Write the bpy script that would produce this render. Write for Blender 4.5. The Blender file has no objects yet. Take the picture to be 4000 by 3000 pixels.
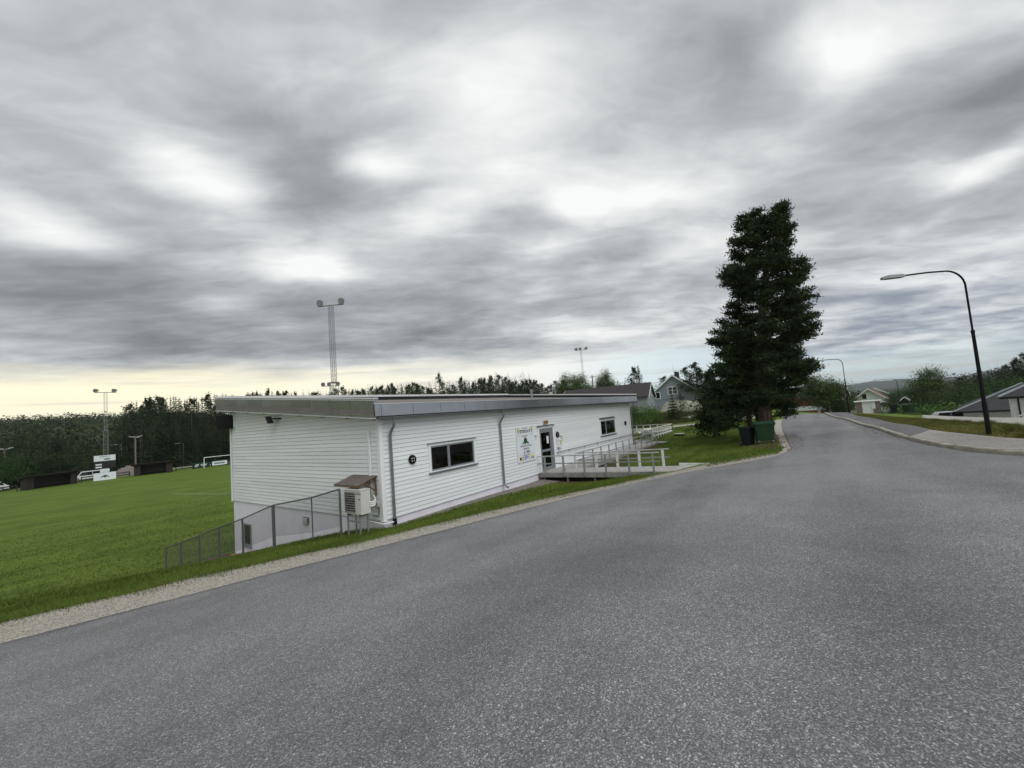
import bpy, math, random
import numpy as np
from mathutils import Matrix, Vector
R=math.radians
scn=bpy.context.scene; COL=scn.collection
# ---------------- camera ----------------
def _cam_axes(roll,pitch,yaw):
    f=Vector((math.cos(yaw),math.sin(yaw),0)); r=Vector((math.sin(yaw),-math.cos(yaw),0)); u=Vector((0,0,1))
    f2=f*math.cos(pitch)+u*math.sin(pitch); u2=-f*math.sin(pitch)+u*math.cos(pitch)
    return r*math.cos(roll)-u2*math.sin(roll), r*math.sin(roll)+u2*math.cos(roll), f2
cd=bpy.data.cameras.new('camera'); cam=bpy.data.objects.new('camera',cd); COL.objects.link(cam)
cr,cu,cf=_cam_axes(R(4.45),R(4.169),R(35.575))
m=Matrix((cr,cu,-cf)).transposed().to_4x4(); m.translation=(-8.4526,-11.4595,3.0374); cam.matrix_world=m
cd.sensor_width=36; cd.lens=36*1630.3/4000; cd.clip_start=.05; cd.clip_end=20000
scn.camera=cam
vs=scn.view_settings; vs.view_transform='Standard'; vs.look='None'; vs.gamma=1; vs.exposure=0.3; vs.use_curve_mapping=False
scn.render.engine='CYCLES'; scn.cycles.use_denoising=True; scn.cycles.max_bounces=6; scn.cycles.diffuse_bounces=3; scn.cycles.glossy_bounces=3; scn.cycles.transparent_max_bounces=8; scn.cycles.volume_bounces=0
# ---------------- world: overcast sky ----------------
SUN_AZ,SUN_EL=R(-112),R(52)
W=bpy.data.worlds.new('World'); scn.world=W; W.use_nodes=True; nt=W.node_tree; nt.nodes.clear()
def nd(t,**k):
    n=NT.nodes.new(t)
    for a,b in k.items(): setattr(n,a,b)
    return n
def sv(s,v):
    if hasattr(v,'is_linked') or isinstance(v,bpy.types.NodeSocket): NT.links.new(v,s)
    else: s.default_value=v
def mt(op,a,b=0.0,c=0.0,clamp=False):
    n=nd('ShaderNodeMath',operation=op,use_clamp=clamp); sv(n.inputs[0],a)
    if len(n.inputs)>1: sv(n.inputs[1],b)
    if len(n.inputs)>2: sv(n.inputs[2],c)
    return n.outputs[0]
def add(a,b): return mt('ADD',a,b)
def sub(a,b): return mt('SUBTRACT',a,b)
def mul(a,b): return mt('MULTIPLY',a,b)
def smooth(a,b,x):
    n=nd('ShaderNodeMapRange',interpolation_type='SMOOTHSTEP'); sv(n.inputs[0],x); sv(n.inputs[1],a); sv(n.inputs[2],b); return n.outputs[0]
def mixc(f,a,b):
    n=nd('ShaderNodeMix',data_type='RGBA'); sv(n.inputs[0],f); sv(n.inputs[6],a); sv(n.inputs[7],b); return n.outputs[2]
def comb(x,y,z=0.0):
    n=nd('ShaderNodeCombineXYZ'); sv(n.inputs[0],x); sv(n.inputs[1],y); sv(n.inputs[2],z); return n.outputs[0]
def noise(v,scale,detail=4.0,rough=.5,dist=0.0,w=None):
    n=nd('ShaderNodeTexNoise'); sv(n.inputs['Vector'],v); n.inputs['Scale'].default_value=scale; n.inputs['Detail'].default_value=detail; n.inputs['Roughness'].default_value=rough; n.inputs['Distortion'].default_value=dist
    return n.outputs[0]
def ramp(f,stops,interp='LINEAR'):
    n=nd('ShaderNodeValToRGB'); sv(n.inputs[0],f); cr=n.color_ramp; cr.interpolation=interp
    while len(cr.elements)>1: cr.elements.remove(cr.elements[-1])
    cr.elements[0].position=stops[0][0]; cr.elements[0].color=(*stops[0][1],1)
    for p,c in stops[1:]:
        e=cr.elements.new(p); e.color=(*c,1)
    return n.outputs[0]
NT=nt
tc=nd('ShaderNodeTexCoord'); sx=nd('ShaderNodeSeparateXYZ'); sv(sx.inputs[0],tc.outputs['Generated']); dx,dy,dz=sx.outputs
ya=R(35.575)
U=sub(mul(dx,math.sin(ya)),mul(dy,math.cos(ya))); V=add(mul(dx,math.cos(ya)),mul(dy,math.sin(ya)))
q=mt('DIVIDE',1.0,add(mt('MAXIMUM',dz,0.0),.10))
PU=mul(U,q); PV=mul(V,q)
warp=noise(comb(PU,PV,3.1),1.1,3.0)
PUw=add(PU,mul(sub(warp,.5),.25)); PVw=add(PV,mul(sub(noise(comb(PU,PV,9.7),1.3,3.0),.5),.25))
big=noise(comb(PUw,PVw,.3),.75,2.0,.5)
midn=noise(comb(mul(PUw,1.0),mul(PVw,1.15),5.5),1.9,4.0,.5)
rip=noise(comb(add(mul(PUw,.75),mul(PVw,.35)),sub(mul(PVw,1.7),mul(PUw,.3)),2.5),4.6,4.0,.55,.6)
fine=noise(comb(mul(PUw,.9),mul(PVw,1.5),7.5),11.0,4.0,.6)
val=add(add(mul(sub(big,.5),.55),mul(sub(midn,.5),.8)),add(add(mul(sub(fine,.5),.10),mul(sub(rip,.5),.34)),.585))
# individual bright and dark cloud cells of this sky, in cloud-deck coordinates (centre, half sizes, turn, gain)
BLOBS=[(-0.363, 1.288, 0.09, 0.092, 0.144, 0.5), (-0.924, 1.248, 0.129, 0.106, 0.194, 0.42), (-1.56, 1.374, 0.113, 0.142, 0.27, 0.45), (-0.969, 1.912, 0.188, 0.155, 0.265, 0.38), (0.888, 0.969, 0.139, 0.085, 0.029, 0.36), (-0.004, 1.191, 0.153, 0.238, 0.103, 0.22), (0.146, 0.964, 0.172, 0.135, 0.073, 0.14), (0.08, 1.553, 0.487, 0.447, 0.123, 0.17), (1.423, 1.652, 0.503, 0.358, 0.035, 0.14), (-0.99, 1.663, 0.564, 0.416, 0.244, 0.08), (-0.337, 1.689, 0.142, 0.115, 0.175, 0.34), (0.538, 1.499, 0.266, 0.205, 0.079, 0.26), (2.456, 2.507, 0.491, 0.216, 0.029, 0.3), (1.763, 1.361, 0.079, 0.136, 0.012, 0.35), (1.719, 1.538, 0.107, 0.086, 0.019, 0.3), (1.098, 2.03, 0.287, 0.191, 0.073, 0.25), (0.196, 2.006, 0.163, 0.105, 0.145, 0.3), (0.302, 1.61, 0.094, 0.079, 0.106, 0.3), (-0.884, 2.013, 0.127, 0.132, 0.264, 0.25), (0.925, 3.561, 0.85, 0.344, 0.185, 0.25), (-1.572, 2.237, 0.128, 0.176, 0.372, 0.3), (-1.741, 1.488, 0.158, 0.106, 0.305, 0.2), (2.547, 2.035, 0.139, 0.146, 0.01, 0.3), (0.249, 2.45, 0.342, 0.173, 0.172, 0.2), (-0.936, 1.095, 0.068, 0.07, 0.177, 0.15), (-0.536, 1.379, 0.212, 0.278, 0.17, -0.34), (-1.948, 1.827, 0.41, 0.317, 0.375, -0.3), (1.399, 1.16, 0.259, 0.185, 0.017, -0.36), (1.432, 1.096, 0.103, 0.091, 0.014, -0.15), (0.631, 1.323, 0.236, 0.151, 0.062, -0.2), (0.7, 1.107, 0.185, 0.124, 0.045, -0.18), (-1.369, 3.066, 1.352, 0.599, 0.415, -0.32), (0.1, 1.685, 0.137, 0.173, 0.131, -0.2), (-0.172, 2.24, 0.509, 0.21, 0.2, -0.15), (-0.728, 0.945, 0.254, 0.13, 0.143, -0.1), (-0.7, 1.402, 0.12, 0.186, 0.188, -0.15), (0.517, 2.124, 0.374, 0.21, 0.123, -0.15), (1.788, 1.805, 0.314, 0.154, 0.026, -0.18), (-2.312, 2.425, 0.576, 0.367, 0.499, -0.2), (-1.16, 1.053, 0.166, 0.085, 0.19, -0.1), (0.509, 0.961, 0.185, 0.084, 0.048, -0.08), (-0.52, 0.898, 0.15, 0.069, 0.121, 0.05), (-0.365, 2.467, 0.829, 0.219, 0.24, -0.12)]
pvec=comb(PUw,PVw,0.0)
for (bu,bv,su,sv_,ang,g) in BLOBS:
    mp_=nd('ShaderNodeMapping',vector_type='TEXTURE'); sv(mp_.inputs[0],pvec); mp_.inputs['Location'].default_value=(bu,bv,0); mp_.inputs['Rotation'].default_value=(0,0,ang); mp_.inputs['Scale'].default_value=(su*2.0,sv_*2.0,1)
    gr=nd('ShaderNodeTexGradient',gradient_type='SPHERICAL'); sv(gr.inputs[0],mp_.outputs[0]); val=mt('MULTIPLY_ADD',smooth(0.0,1.0,gr.outputs['Fac']),g*.92,val)
cloud=ramp(val,[(0.0,(.152,.166,.180)),(.22,(.208,.224,.240)),(.42,(.303,.322,.340)),(.6,(.422,.441,.456)),(.8,(.61,.625,.63)),(1.0,(.78,.79,.785)),])
# cooler, thinner deck low on the right; bright band under the deck along the horizon
right=smooth(.25,.75,U)
cloud=mixc(mul(right,mul(.62,sub(1.0,smooth(.10,.30,dz)))),cloud,mixc(smooth(.35,.8,val),(.19,.235,.31,1),(.70,.745,.755,1)))
left=sub(1.0,smooth(-.75,.25,U))
band=ramp(smooth(-.75,.75,U),[(0.0,(.90,.85,.63)),(.35,(.83,.81,.70)),(.6,(.78,.79,.76)),(.8,(.62,.71,.73)),(1.0,(.55,.67,.71))])
edge=add(mul(sub(noise(comb(mul(U,3.0),mul(dz,26.0),1.7),1.6,4.0,.55),.5),.075),sub(.128,mul(right,.085)))
bn=sub(1.0,smooth(-.03,.03,sub(dz,edge)))
streak=smooth(.52,.72,noise(comb(mul(U,2.2),mul(dz,40.0),4.2),1.5,4.0,.55))
band=mixc(mul(streak,.55),band,(.46,.45,.42,1))
sky=nd('ShaderNodeTexSky',sky_type='NISHITA',sun_disc=False,sun_elevation=SUN_EL,sun_rotation=math.pi/2-SUN_AZ)
nish=nd('ShaderNodeVectorMath',operation='SCALE'); sv(nish.inputs[0],sky.outputs[0]); nish.inputs['Scale'].default_value=.09
band=mixc(mul(right,.35),band,nish.outputs[0])
col=mixc(bn,cloud,band)
bg=nd('ShaderNodeBackground'); sv(bg.inputs[0],col); bg.inputs[1].default_value=1.0
wo=nd('ShaderNodeOutputWorld'); sv(wo.inputs[0],bg.outputs[0])
W.cycles.sampling_method='MANUAL'; W.cycles.sample_map_resolution=512
# ---------------- sun behind thick cloud ----------------
sl=bpy.data.lights.new('sun','SUN'); sl.energy=1.5; sl.angle=R(50); sl.color=(1,.985,.96)
so=bpy.data.objects.new('sun',sl); COL.objects.link(so)
sd=Vector((math.cos(SUN_AZ)*math.cos(SUN_EL),math.sin(SUN_AZ)*math.cos(SUN_EL),math.sin(SUN_EL)))
so.rotation_euler=sd.to_track_quat('Z','Y').to_euler()
# ---------------- mesh helpers ----------------
def wloc(o):
    v=Vector((0,0,0))
    while o is not None: v+=o.location; o=o.parent
    return v
class MB:
    def __init__(s): s.v=[]; s.f=[]; s.sm=False
    def add(s,vs,fs):
        b=len(s.v); s.v+= [tuple(v) for v in vs]; s.f+=[tuple(i+b for i in f) for f in fs]; return s
    def box(s,x0,x1,y0,y1,z0,z1):
        return s.add([(x0,y0,z0),(x1,y0,z0),(x1,y1,z0),(x0,y1,z0),(x0,y0,z1),(x1,y0,z1),(x1,y1,z1),(x0,y1,z1)],
          [(0,3,2,1),(4,5,6,7),(0,1,5,4),(1,2,6,5),(2,3,7,6),(3,0,4,7)])
    def hexa(s,p): # 8 points bottom ring, top ring
        return s.add(p,[(0,3,2,1),(4,5,6,7),(0,1,5,4),(1,2,6,5),(2,3,7,6),(3,0,4,7)])
    def bar(s,a,b,w,h,up=(0,0,1)):
        a=Vector(a);b=Vector(b);d=(b-a).normalized(); u=Vector(up)
        if abs(d.dot(u))>.98: u=Vector((1,0,0))
        r=d.cross(u).normalized(); u=r.cross(d).normalized(); r=r*w/2; u=u*h/2
        return s.hexa([a-r-u,a+r-u,b+r-u,b-r-u,a-r+u,a+r+u,b+r+u,b-r+u])
    def tube(s,pts,r,n=8,cap=True):
        pts=[Vector(p) for p in pts]; rs=r if isinstance(r,(list,tuple)) else [r]*len(pts)
        b=len(s.v); prev=None
        for i,p in enumerate(pts):
            d=(pts[min(i+1,len(pts)-1)]-pts[max(i-1,0)]).normalized()
            if prev is None:
                a=Vector((0,0,1)) if abs(d.z)<.9 else Vector((1,0,0)); x=d.cross(a).normalized()
            else: x=(prev-d*prev.dot(d)).normalized()
            prev=x; y=d.cross(x)
            for k in range(n):
                t=2*math.pi*k/n; s.v.append(tuple(p+(x*math.cos(t)+y*math.sin(t))*rs[i]))
        for i in range(len(pts)-1):
            for k in range(n):
                s.f.append((b+i*n+k,b+i*n+(k+1)%n,b+(i+1)*n+(k+1)%n,b+(i+1)*n+k))
        if cap:
            s.f.append(tuple(b+k for k in range(n))[::-1]); s.f.append(tuple(b+(len(pts)-1)*n+k for k in range(n)))
        return s
    def prism(s,poly,ax,a,b): # poly 2D in the two other axes, extruded along ax from a to b
        n=len(poly)
        def mk(p,t): 
            return (t,p[0],p[1]) if ax==0 else ((p[0],t,p[1]) if ax==1 else (p[0],p[1],t))
        return s.add([mk(p,a) for p in poly]+[mk(p,b) for p in poly],
          [tuple(range(n))[::-1],tuple(range(n,2*n))]+[(i,(i+1)%n,n+(i+1)%n,n+i) for i in range(n)])
    def disc(s,c,r,axis,n=20,depth=.02,r2=None):
        a=Vector(axis).normalized(); return s.tube([Vector(c),Vector(c)+a*depth],[r,r2 if r2 else r],n)
    def sphere(s,c,r,n=10,m=7,sc=(1,1,1)):
        b=len(s.v)
        for i in range(m+1):
            t=math.pi*i/m
            for k in range(n):
                p=2*math.pi*k/n; s.v.append((c[0]+r*sc[0]*math.sin(t)*math.cos(p),c[1]+r*sc[1]*math.sin(t)*math.sin(p),c[2]+r*sc[2]*math.cos(t)))
        for i in range(m):
            for k in range(n): s.f.append((b+i*n+k,b+(i+1)*n+k,b+(i+1)*n+(k+1)%n,b+i*n+(k+1)%n))
        return s
    def build(s,name,mat,parent=None,smooth=False,bevel=0,world=True,label=None):
        me=bpy.data.meshes.new(name); off=wloc(parent) if (parent is not None and world) else Vector((0,0,0))
        me.from_pydata([(v[0]-off.x,v[1]-off.y,v[2]-off.z) for v in s.v],[],s.f)
        if smooth: me.polygons.foreach_set('use_smooth',[True]*len(me.polygons))
        me.materials.append(MAT[mat] if isinstance(mat,str) else mat); me.update()
        return lk(name,me,parent,bevel,label,smooth)
def lk(name,me,parent=None,bevel=0,label=None,smooth=False):
    o=bpy.data.objects.new(name,me); COL.objects.link(o)
    if parent is not None: o.parent=parent
    if bevel:
        b=o.modifiers.new('bevel','BEVEL'); b.width=bevel; b.segments=2; b.limit_method='ANGLE'
    if smooth:
        try: me.set_sharp_from_angle(angle=R(40))
        except Exception: pass
    if label: o['label']=label
    return o
def tag(o,label=None,cat=None,group=None,kind=None):
    if label: o['label']=label
    if cat: o['category']=cat
    if group: o['group']=group
    if kind: o['kind']=kind
    return o
def thing(name,label,cat,loc=(0,0,0),group=None):
    o=bpy.data.objects.new(name,None); COL.objects.link(o); o.location=loc; o.empty_display_size=.2
    return tag(o,label,cat,group)
def copy_tree(o,parent=None):
    c=o.copy(); COL.objects.link(c); c.parent=parent
    for ch in list(KIDS.get(o.name,[])): copy_tree(ch,c)
    return c
KIDS={}
def remember(o):
    KIDS[o.name]=[c for c in COL.objects if c.parent==o]
    for c in KIDS[o.name]: remember(c)
def npmesh(name,V_,F_,mat,parent=None,kind=None,label=None,smooth=False):
    me=bpy.data.meshes.new(name); V_=np.asarray(V_,np.float32); F_=np.asarray(F_,np.int32); k=F_.shape[1]
    me.vertices.add(len(V_)); me.vertices.foreach_set('co',V_.ravel()); me.loops.add(F_.size); me.loops.foreach_set('vertex_index',F_.ravel())
    me.polygons.add(len(F_)); me.polygons.foreach_set('loop_start',np.arange(0,F_.size,k,dtype=np.int32)); 
    try: me.polygons.foreach_set('loop_total',np.full(len(F_),k,np.int32))
    except Exception: pass
    if smooth: me.polygons.foreach_set('use_smooth',np.ones(len(F_),bool))
    me.materials.append(MAT[mat] if isinstance(mat,str) else mat); me.update(calc_edges=True)
    o=bpy.data.objects.new(name,me); COL.objects.link(o)
    if parent is not None: o.parent=parent
    if kind: o['kind']=kind
    if label: o['label']=label
    return o
# ---------------- materials ----------------
MAT={}
def newmat(name):
    global NT
    m=bpy.data.materials.new(name); m.use_nodes=True; NT=m.node_tree; NT.nodes.clear()
    b=nd('ShaderNodeBsdfPrincipled'); o=nd('ShaderNodeOutputMaterial'); NT.links.new(b.outputs[0],o.inputs[0]); MAT[name]=m; return b
def c4(c,k=1): return (min(c[0]*k,1),min(c[1]*k,1),min(c[2]*k,1),1)
def bump(b,h,strength=.4,dist=.01):
    n=nd('ShaderNodeBump'); n.inputs['Strength'].default_value=strength; n.inputs['Distance'].default_value=dist; sv(n.inputs['Height'],h); sv(b.inputs['Normal'],n.outputs[0])
def gpos(): return nd('ShaderNodeNewGeometry').outputs['Position']
def mat(name,c,rough=.6,var=.12,scale=4.0,metal=0,spec=.5,bmp=0,bscale=40,stretch=(1,1,1),c2=None,bdist=.005,fine=0):
    b=newmat(name); p=gpos()
    mp=nd('ShaderNodeMapping'); sv(mp.inputs[0],p); mp.inputs['Scale'].default_value=stretch; p=mp.outputs[0]
    n=noise(p,scale,5.0,.6); f=smooth(.3,.7,n)
    col=mixc(f,c4(c,1-var),c4(c2 if c2 else c,1+var))
    if fine: col=mixc(mul(smooth(.45,.7,noise(p,scale*9,3.0,.6)),fine),col,c4(c,.6))
    rnd=nd('ShaderNodeObjectInfo').outputs['Random']
    hs=nd('ShaderNodeHueSaturation'); sv(hs.inputs['Color'],col); sv(hs.inputs['Value'],add(.96,mul(rnd,.08))); col=hs.outputs[0]
    sv(b.inputs['Base Color'],col); b.inputs['Roughness'].default_value=rough; b.inputs['Metallic'].default_value=metal; b.inputs['Specular IOR Level'].default_value=spec
    if bmp: bump(b,noise(p,bscale,3.0),bmp,bdist)
    return b
mat('siding',(.76,.79,.81),.55,.045,1.2,fine=.06,bmp=.25,bscale=30,stretch=(.15,.15,2),spec=.3,bdist=.003)
mat('sheathing',(.16,.16,.16),.9)
mat('trim_white',(.80,.82,.83),.5,.03,2,spec=.3)
mat('plaster',(.75,.73,.81),.85,.05,1.5,bmp=.4,bscale=60,bdist=.004)
mat('fascia_metal',(.36,.375,.40),.27,.07,.9,metal=.8)
mat('cap_metal',(.66,.67,.68),.4,.05,1)
mat('zinc',(.25,.26,.28),.42,.1,3,metal=.7)
mat('felt',(.175,.16,.15),.9,.12,2,bmp=.5,bscale=90)
mat('frame_grey',(.20,.215,.235),.45,.04,2)
mat('soffit',(.5,.5,.46),.7)
b=newmat('glass'); b.inputs['Base Color'].default_value=(.012,.012,.013,1); b.inputs['Roughness'].default_value=.04
b=newmat('clear_glass'); NT.nodes.remove(b); tr_=nd('ShaderNodeBsdfTransparent'); tr_.inputs[0].default_value=(.85,.88,.88,1); gs=nd('ShaderNodeBsdfGlossy'); gs.inputs['Roughness'].default_value=.02; fr_=nd('ShaderNodeFresnel'); fr_.inputs[0].default_value=1.5
mx=nd('ShaderNodeMixShader'); sv(mx.inputs[0],fr_.outputs[0]); NT.links.new(tr_.outputs[0],mx.inputs[1]); NT.links.new(gs.outputs[0],mx.inputs[2]); NT.links.new(mx.outputs[0],[n for n in NT.nodes if n.type=='OUTPUT_MATERIAL'][0].inputs[0])
mat('room_wall',(.62,.55,.48),.8,.1); mat('room_red',(.42,.08,.06),.7,.2); mat('room_brown',(.36,.20,.13),.7,.25,2,stretch=(.3,1,3))
mat('black_plastic',(.008,.008,.009),.55,.1,spec=.15)
mat('dark_metal',(.025,.027,.03),.5,.2,3,spec=.2)
mat('post_grey',(.085,.095,.10),.5,.12,5)
mat('galv',(.33,.345,.36),.45,.08,4,metal=.5)
mat('alu',(.55,.56,.57),.35,.05,3,metal=.6)
mat('deck_wood',(.36,.35,.335),.85,.16,3,stretch=(1,4,1),fine=.3)
mat('grey_wood',(.27,.265,.25),.85,.2,4,fine=.3)
mat('old_wood',(.125,.108,.092),.85,.3,5,stretch=(3,1,1),fine=.4)
mat('brown_wood',(.16,.09,.045),.8,.25,6)
mat('white_wood',(.66,.67,.66),.6,.06,4)
mat('dark_timber',(.022,.017,.014),.85,.3,4)
mat('lamp_glass',(.62,.63,.62),.25,.05)
mat('orange',(.30,.16,.04),.4,.1)
mat('heat_case',(.56,.56,.53),.45,.05,3)
mat('grille',(.07,.072,.07),.5,.1,20)
mat('white_plastic',(.78,.79,.79),.4,.03)
mat('sign_white',(.74,.79,.84),.45,.02)
mat('ink',(.012,.012,.014),.5,.02)
mat('ink_green',(.01,.07,.03),.5,.05)
mat('ink_grey',(.16,.18,.2),.5,.02)
mat('ink_yellow',(.75,.62,.03),.5,.02)
mat('ink_blue',(.03,.13,.42),.5,.02)
mat('strap_green',(.32,.42,.12),.6,.1)
mat('bin_black',(.010,.014,.016),.55,.15,6,spec=.2)
mat('bin_green',(.017,.050,.024),.5,.12,4,spec=.25)
mat('rubber',(.012,.012,.012),.7)
mat('red_plastic',(.62,.035,.02),.5,.08)
mat('lamp_pole',(.008,.008,.009),.6,.2,spec=.12)
mat('lamp_head',(.22,.225,.23),.5,.05)
mat('mast_steel',(.25,.26,.265),.5,.08,metal=.3)
mat('pole_wood',(.19,.16,.125),.85,.2,3,stretch=(6,6,.6))
mat('kerb_stone',(.36,.335,.28),.8,.25,3,bmp=.5,bscale=25,bdist=.02,fine=.45)
mat('house_white',(.70,.72,.73),.7,.04)
mat('house_grey',(.25,.29,.33),.75,.05,2)
mat('barn_grey',(.27,.30,.33),.75,.08,2)
mat('house_pale',(.66,.69,.67),.8,.10,3,fine=.25)
mat('roof_dark',(.035,.030,.03),.8,.2,3)
mat('roof_black',(.028,.028,.03),.8,.2,3)
mat('roof_red',(.12,.028,.02),.8,.2,3)
mat('shed_red',(.16,.022,.016),.8,.15,2)
mat('brick_brown',(.17,.13,.115),.85,.2,6)
mat('tarp',(.17,.18,.115),.75,.2,.7,c2=(.25,.25,.19))
mat('stone',(.25,.24,.225),.85,.25,4)
mat('car_white',(.62,.64,.65),.25,.02); mat('car_silver',(.33,.36,.38),.25,.02,metal=.4); mat('car_dark',(.02,.02,.035),.25,.02)
mat('board_green',(.006,.035,.024),.5,.05)
mat('bark',(.065,.047,.036),.95,.4,3,stretch=(5,5,.8),bmp=1,bscale=14,bdist=.04,c2=(.12,.09,.07))
mat('bark_birch',(.45,.44,.41),.8,.3,5,stretch=(2,2,6),fine=.5)
mat('copper_hose',(.42,.15,.10),.5,.1)
def foliage(name,c,c2,scale=.8,var=.45,trans=.12):
    b=newmat(name); p=gpos(); n=noise(p,scale,4.0,.6); col=mixc(smooth(.32,.68,n),c4(c),c4(c2))
    n2=noise(p,scale*6,2.0); hs=nd('ShaderNodeHueSaturation'); sv(hs.inputs['Color'],col); rnd=nd('ShaderNodeObjectInfo').outputs['Random']
    sv(hs.inputs['Value'],add(mul(add(1-var*.5,mul(n2,var)),.82),mul(rnd,.36))); sv(hs.inputs['Hue'],add(.488,mul(rnd,.024)))
    sv(b.inputs['Base Color'],hs.outputs[0]); b.inputs['Roughness'].default_value=.7; b.inputs['Specular IOR Level'].default_value=.15
foliage('needles_pine',(.017,.032,.012),(.042,.066,.022),.9)
foliage('needles_spruce',(.022,.036,.015),(.045,.066,.024),.25)
foliage('needles_forest',(.026,.040,.018),(.055,.072,.028),.05,.6)
foliage('leaves_birch',(.045,.085,.022),(.085,.135,.035),.5)
foliage('leaves_bush',(.04,.09,.02),(.09,.15,.03),.6)
foliage('leaves_dark',(.025,.055,.016),(.05,.09,.025),.4)
foliage('heather',(.075,.055,.02),(.06,.08,.02),.35)
def grassmat(name,ca,cb,cc,s=.35):
    b=newmat(name); p=gpos(); n=noise(p,s,5.0,.65); n2=noise(p,s*9,4.0,.7)
    sm=nd('ShaderNodeMapping'); sv(sm.inputs[0],p); sm.inputs['Scale'].default_value=(.15,1.1,1); n3=noise(sm.outputs[0],.8,3.0,.6)
    col=mixc(smooth(.35,.65,n),c4(ca),c4(cb)); col=mixc(mul(smooth(.5,.75,n2),.6),col,c4(cc)); col=mixc(mul(smooth(.45,.62,n3),.5),col,c4(ca,.72))
    rnd=nd('ShaderNodeObjectInfo').outputs['Random']
    sv(b.inputs['Base Color'],col); b.inputs['Roughness'].default_value=.85; b.inputs['Specular IOR Level'].default_value=.1
    bump(b,noise(p,30,4.0,.7),.9,.05)
grassmat('grass_field',(.094,.148,.023),(.126,.184,.031),(.18,.218,.050))
grassmat('grass_verge',(.088,.138,.022),(.138,.190,.032),(.22,.215,.07))
grassmat('grass_dry',(.16,.15,.045),(.105,.135,.03),(.24,.20,.08),.5)
grassmat('grass_bank',(.07,.075,.02),(.055,.085,.02),(.12,.07,.03),.4)
def gravelmat(name,c,sc=45,dark=.45):
    b=newmat(name); p=gpos(); v=nd('ShaderNodeTexVoronoi'); sv(v.inputs['Vector'],p); v.inputs['Scale'].default_value=sc
    s=nd('ShaderNodeSeparateColor'); sv(s.inputs[0],v.outputs['Color'])
    n=noise(p,.8,4.0,.6); col=mixc(s.outputs[0],c4(c,dark),c4(c,1.45)); col=mixc(mul(smooth(.5,.7,n),.3),col,c4((c[0]*.9,c[1]*.78,c[2]*.62)))
    sv(b.inputs['Base Color'],col); b.inputs['Roughness'].default_value=.9; b.inputs['Specular IOR Level'].default_value=.2
    bump(b,mt('SUBTRACT',1.0,v.outputs['Distance']),.8,.02)
gravelmat('gravel',(.42,.395,.345)); gravelmat('gravel_road',(.34,.33,.30),30,.7); gravelmat('gravel_dark',(.20,.18,.165),28,.4); gravelmat('soil',(.09,.062,.042),20,.5)
def asphalt(name,k=1.04,tint=(.99,1,1.035)):
    b=newmat(name); p=gpos(); v=nd('ShaderNodeTexVoronoi'); sv(v.inputs['Vector'],p); v.inputs['Scale'].default_value=126
    s=nd('ShaderNodeSeparateColor'); sv(s.inputs[0],v.outputs['Color'])
    v2=nd('ShaderNodeTexVoronoi'); sv(v2.inputs['Vector'],p); v2.inputs['Scale'].default_value=55; s2=nd('ShaderNodeSeparateColor'); sv(s2.inputs[0],v2.outputs['Color'])
    g=ramp(s.outputs[0],[(0,(.070,.069,.069)),(.45,(.112,.111,.111)),(.75,(.162,.161,.159)),(.93,(.238,.236,.230)),(1,(.36,.355,.34))])
    g=mixc(mul(smooth(.95,.98,s2.outputs[1]),smooth(.5,.3,v2.outputs['Distance'])),g,(.40,.39,.37,1))
    big=noise(p,.22,5.0,.6); md=noise(p,1.7,4.0,.65)
    tm=nd('ShaderNodeMapping'); sv(tm.inputs[0],p); tm.inputs['Rotation'].default_value=(0,0,R(20.6)); tm.inputs['Scale'].default_value=(.05,.55,1); trk=noise(tm.outputs[0],1.0,3.0,.5)
    st=smooth(.66,.74,noise(p,.75,3.0,.6)); f=add(add(mul(smooth(.3,.7,big),.30),add(mul(md,.40),.52)),sub(mul(smooth(.35,.65,trk),.26),mul(st,.16)))
    hs=nd('ShaderNodeHueSaturation'); sv(hs.inputs['Color'],g); sv(hs.inputs['Value'],mul(f,1.30*k)); hs.inputs['Saturation'].default_value=1.0
    mu=nd('ShaderNodeMix',data_type='RGBA',blend_type='MULTIPLY'); mu.inputs[0].default_value=1; sv(mu.inputs[6],hs.outputs[0]); mu.inputs[7].default_value=(*tint,1)
    sv(b.inputs['Base Color'],mu.outputs[2]); b.inputs['Roughness'].default_value=.82; b.inputs['Specular IOR Level'].default_value=.35
    bump(b,add(mul(s.outputs[0],.7),v.outputs['Distance']),.55,.006)
asphalt('asphalt'); asphalt('asphalt_new',.72,(1.0,.99,1.05)); asphalt('asphalt_path',1.55,(1.06,1.0,.95))

b=newmat('forest_floor'); p=gpos(); sv(b.inputs['Base Color'],mixc(noise(p,.03,6.0,.7),(.022,.034,.016,1),(.05,.066,.028,1))); b.inputs['Roughness'].default_value=1; b.inputs['Specular IOR Level'].default_value=0

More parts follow.
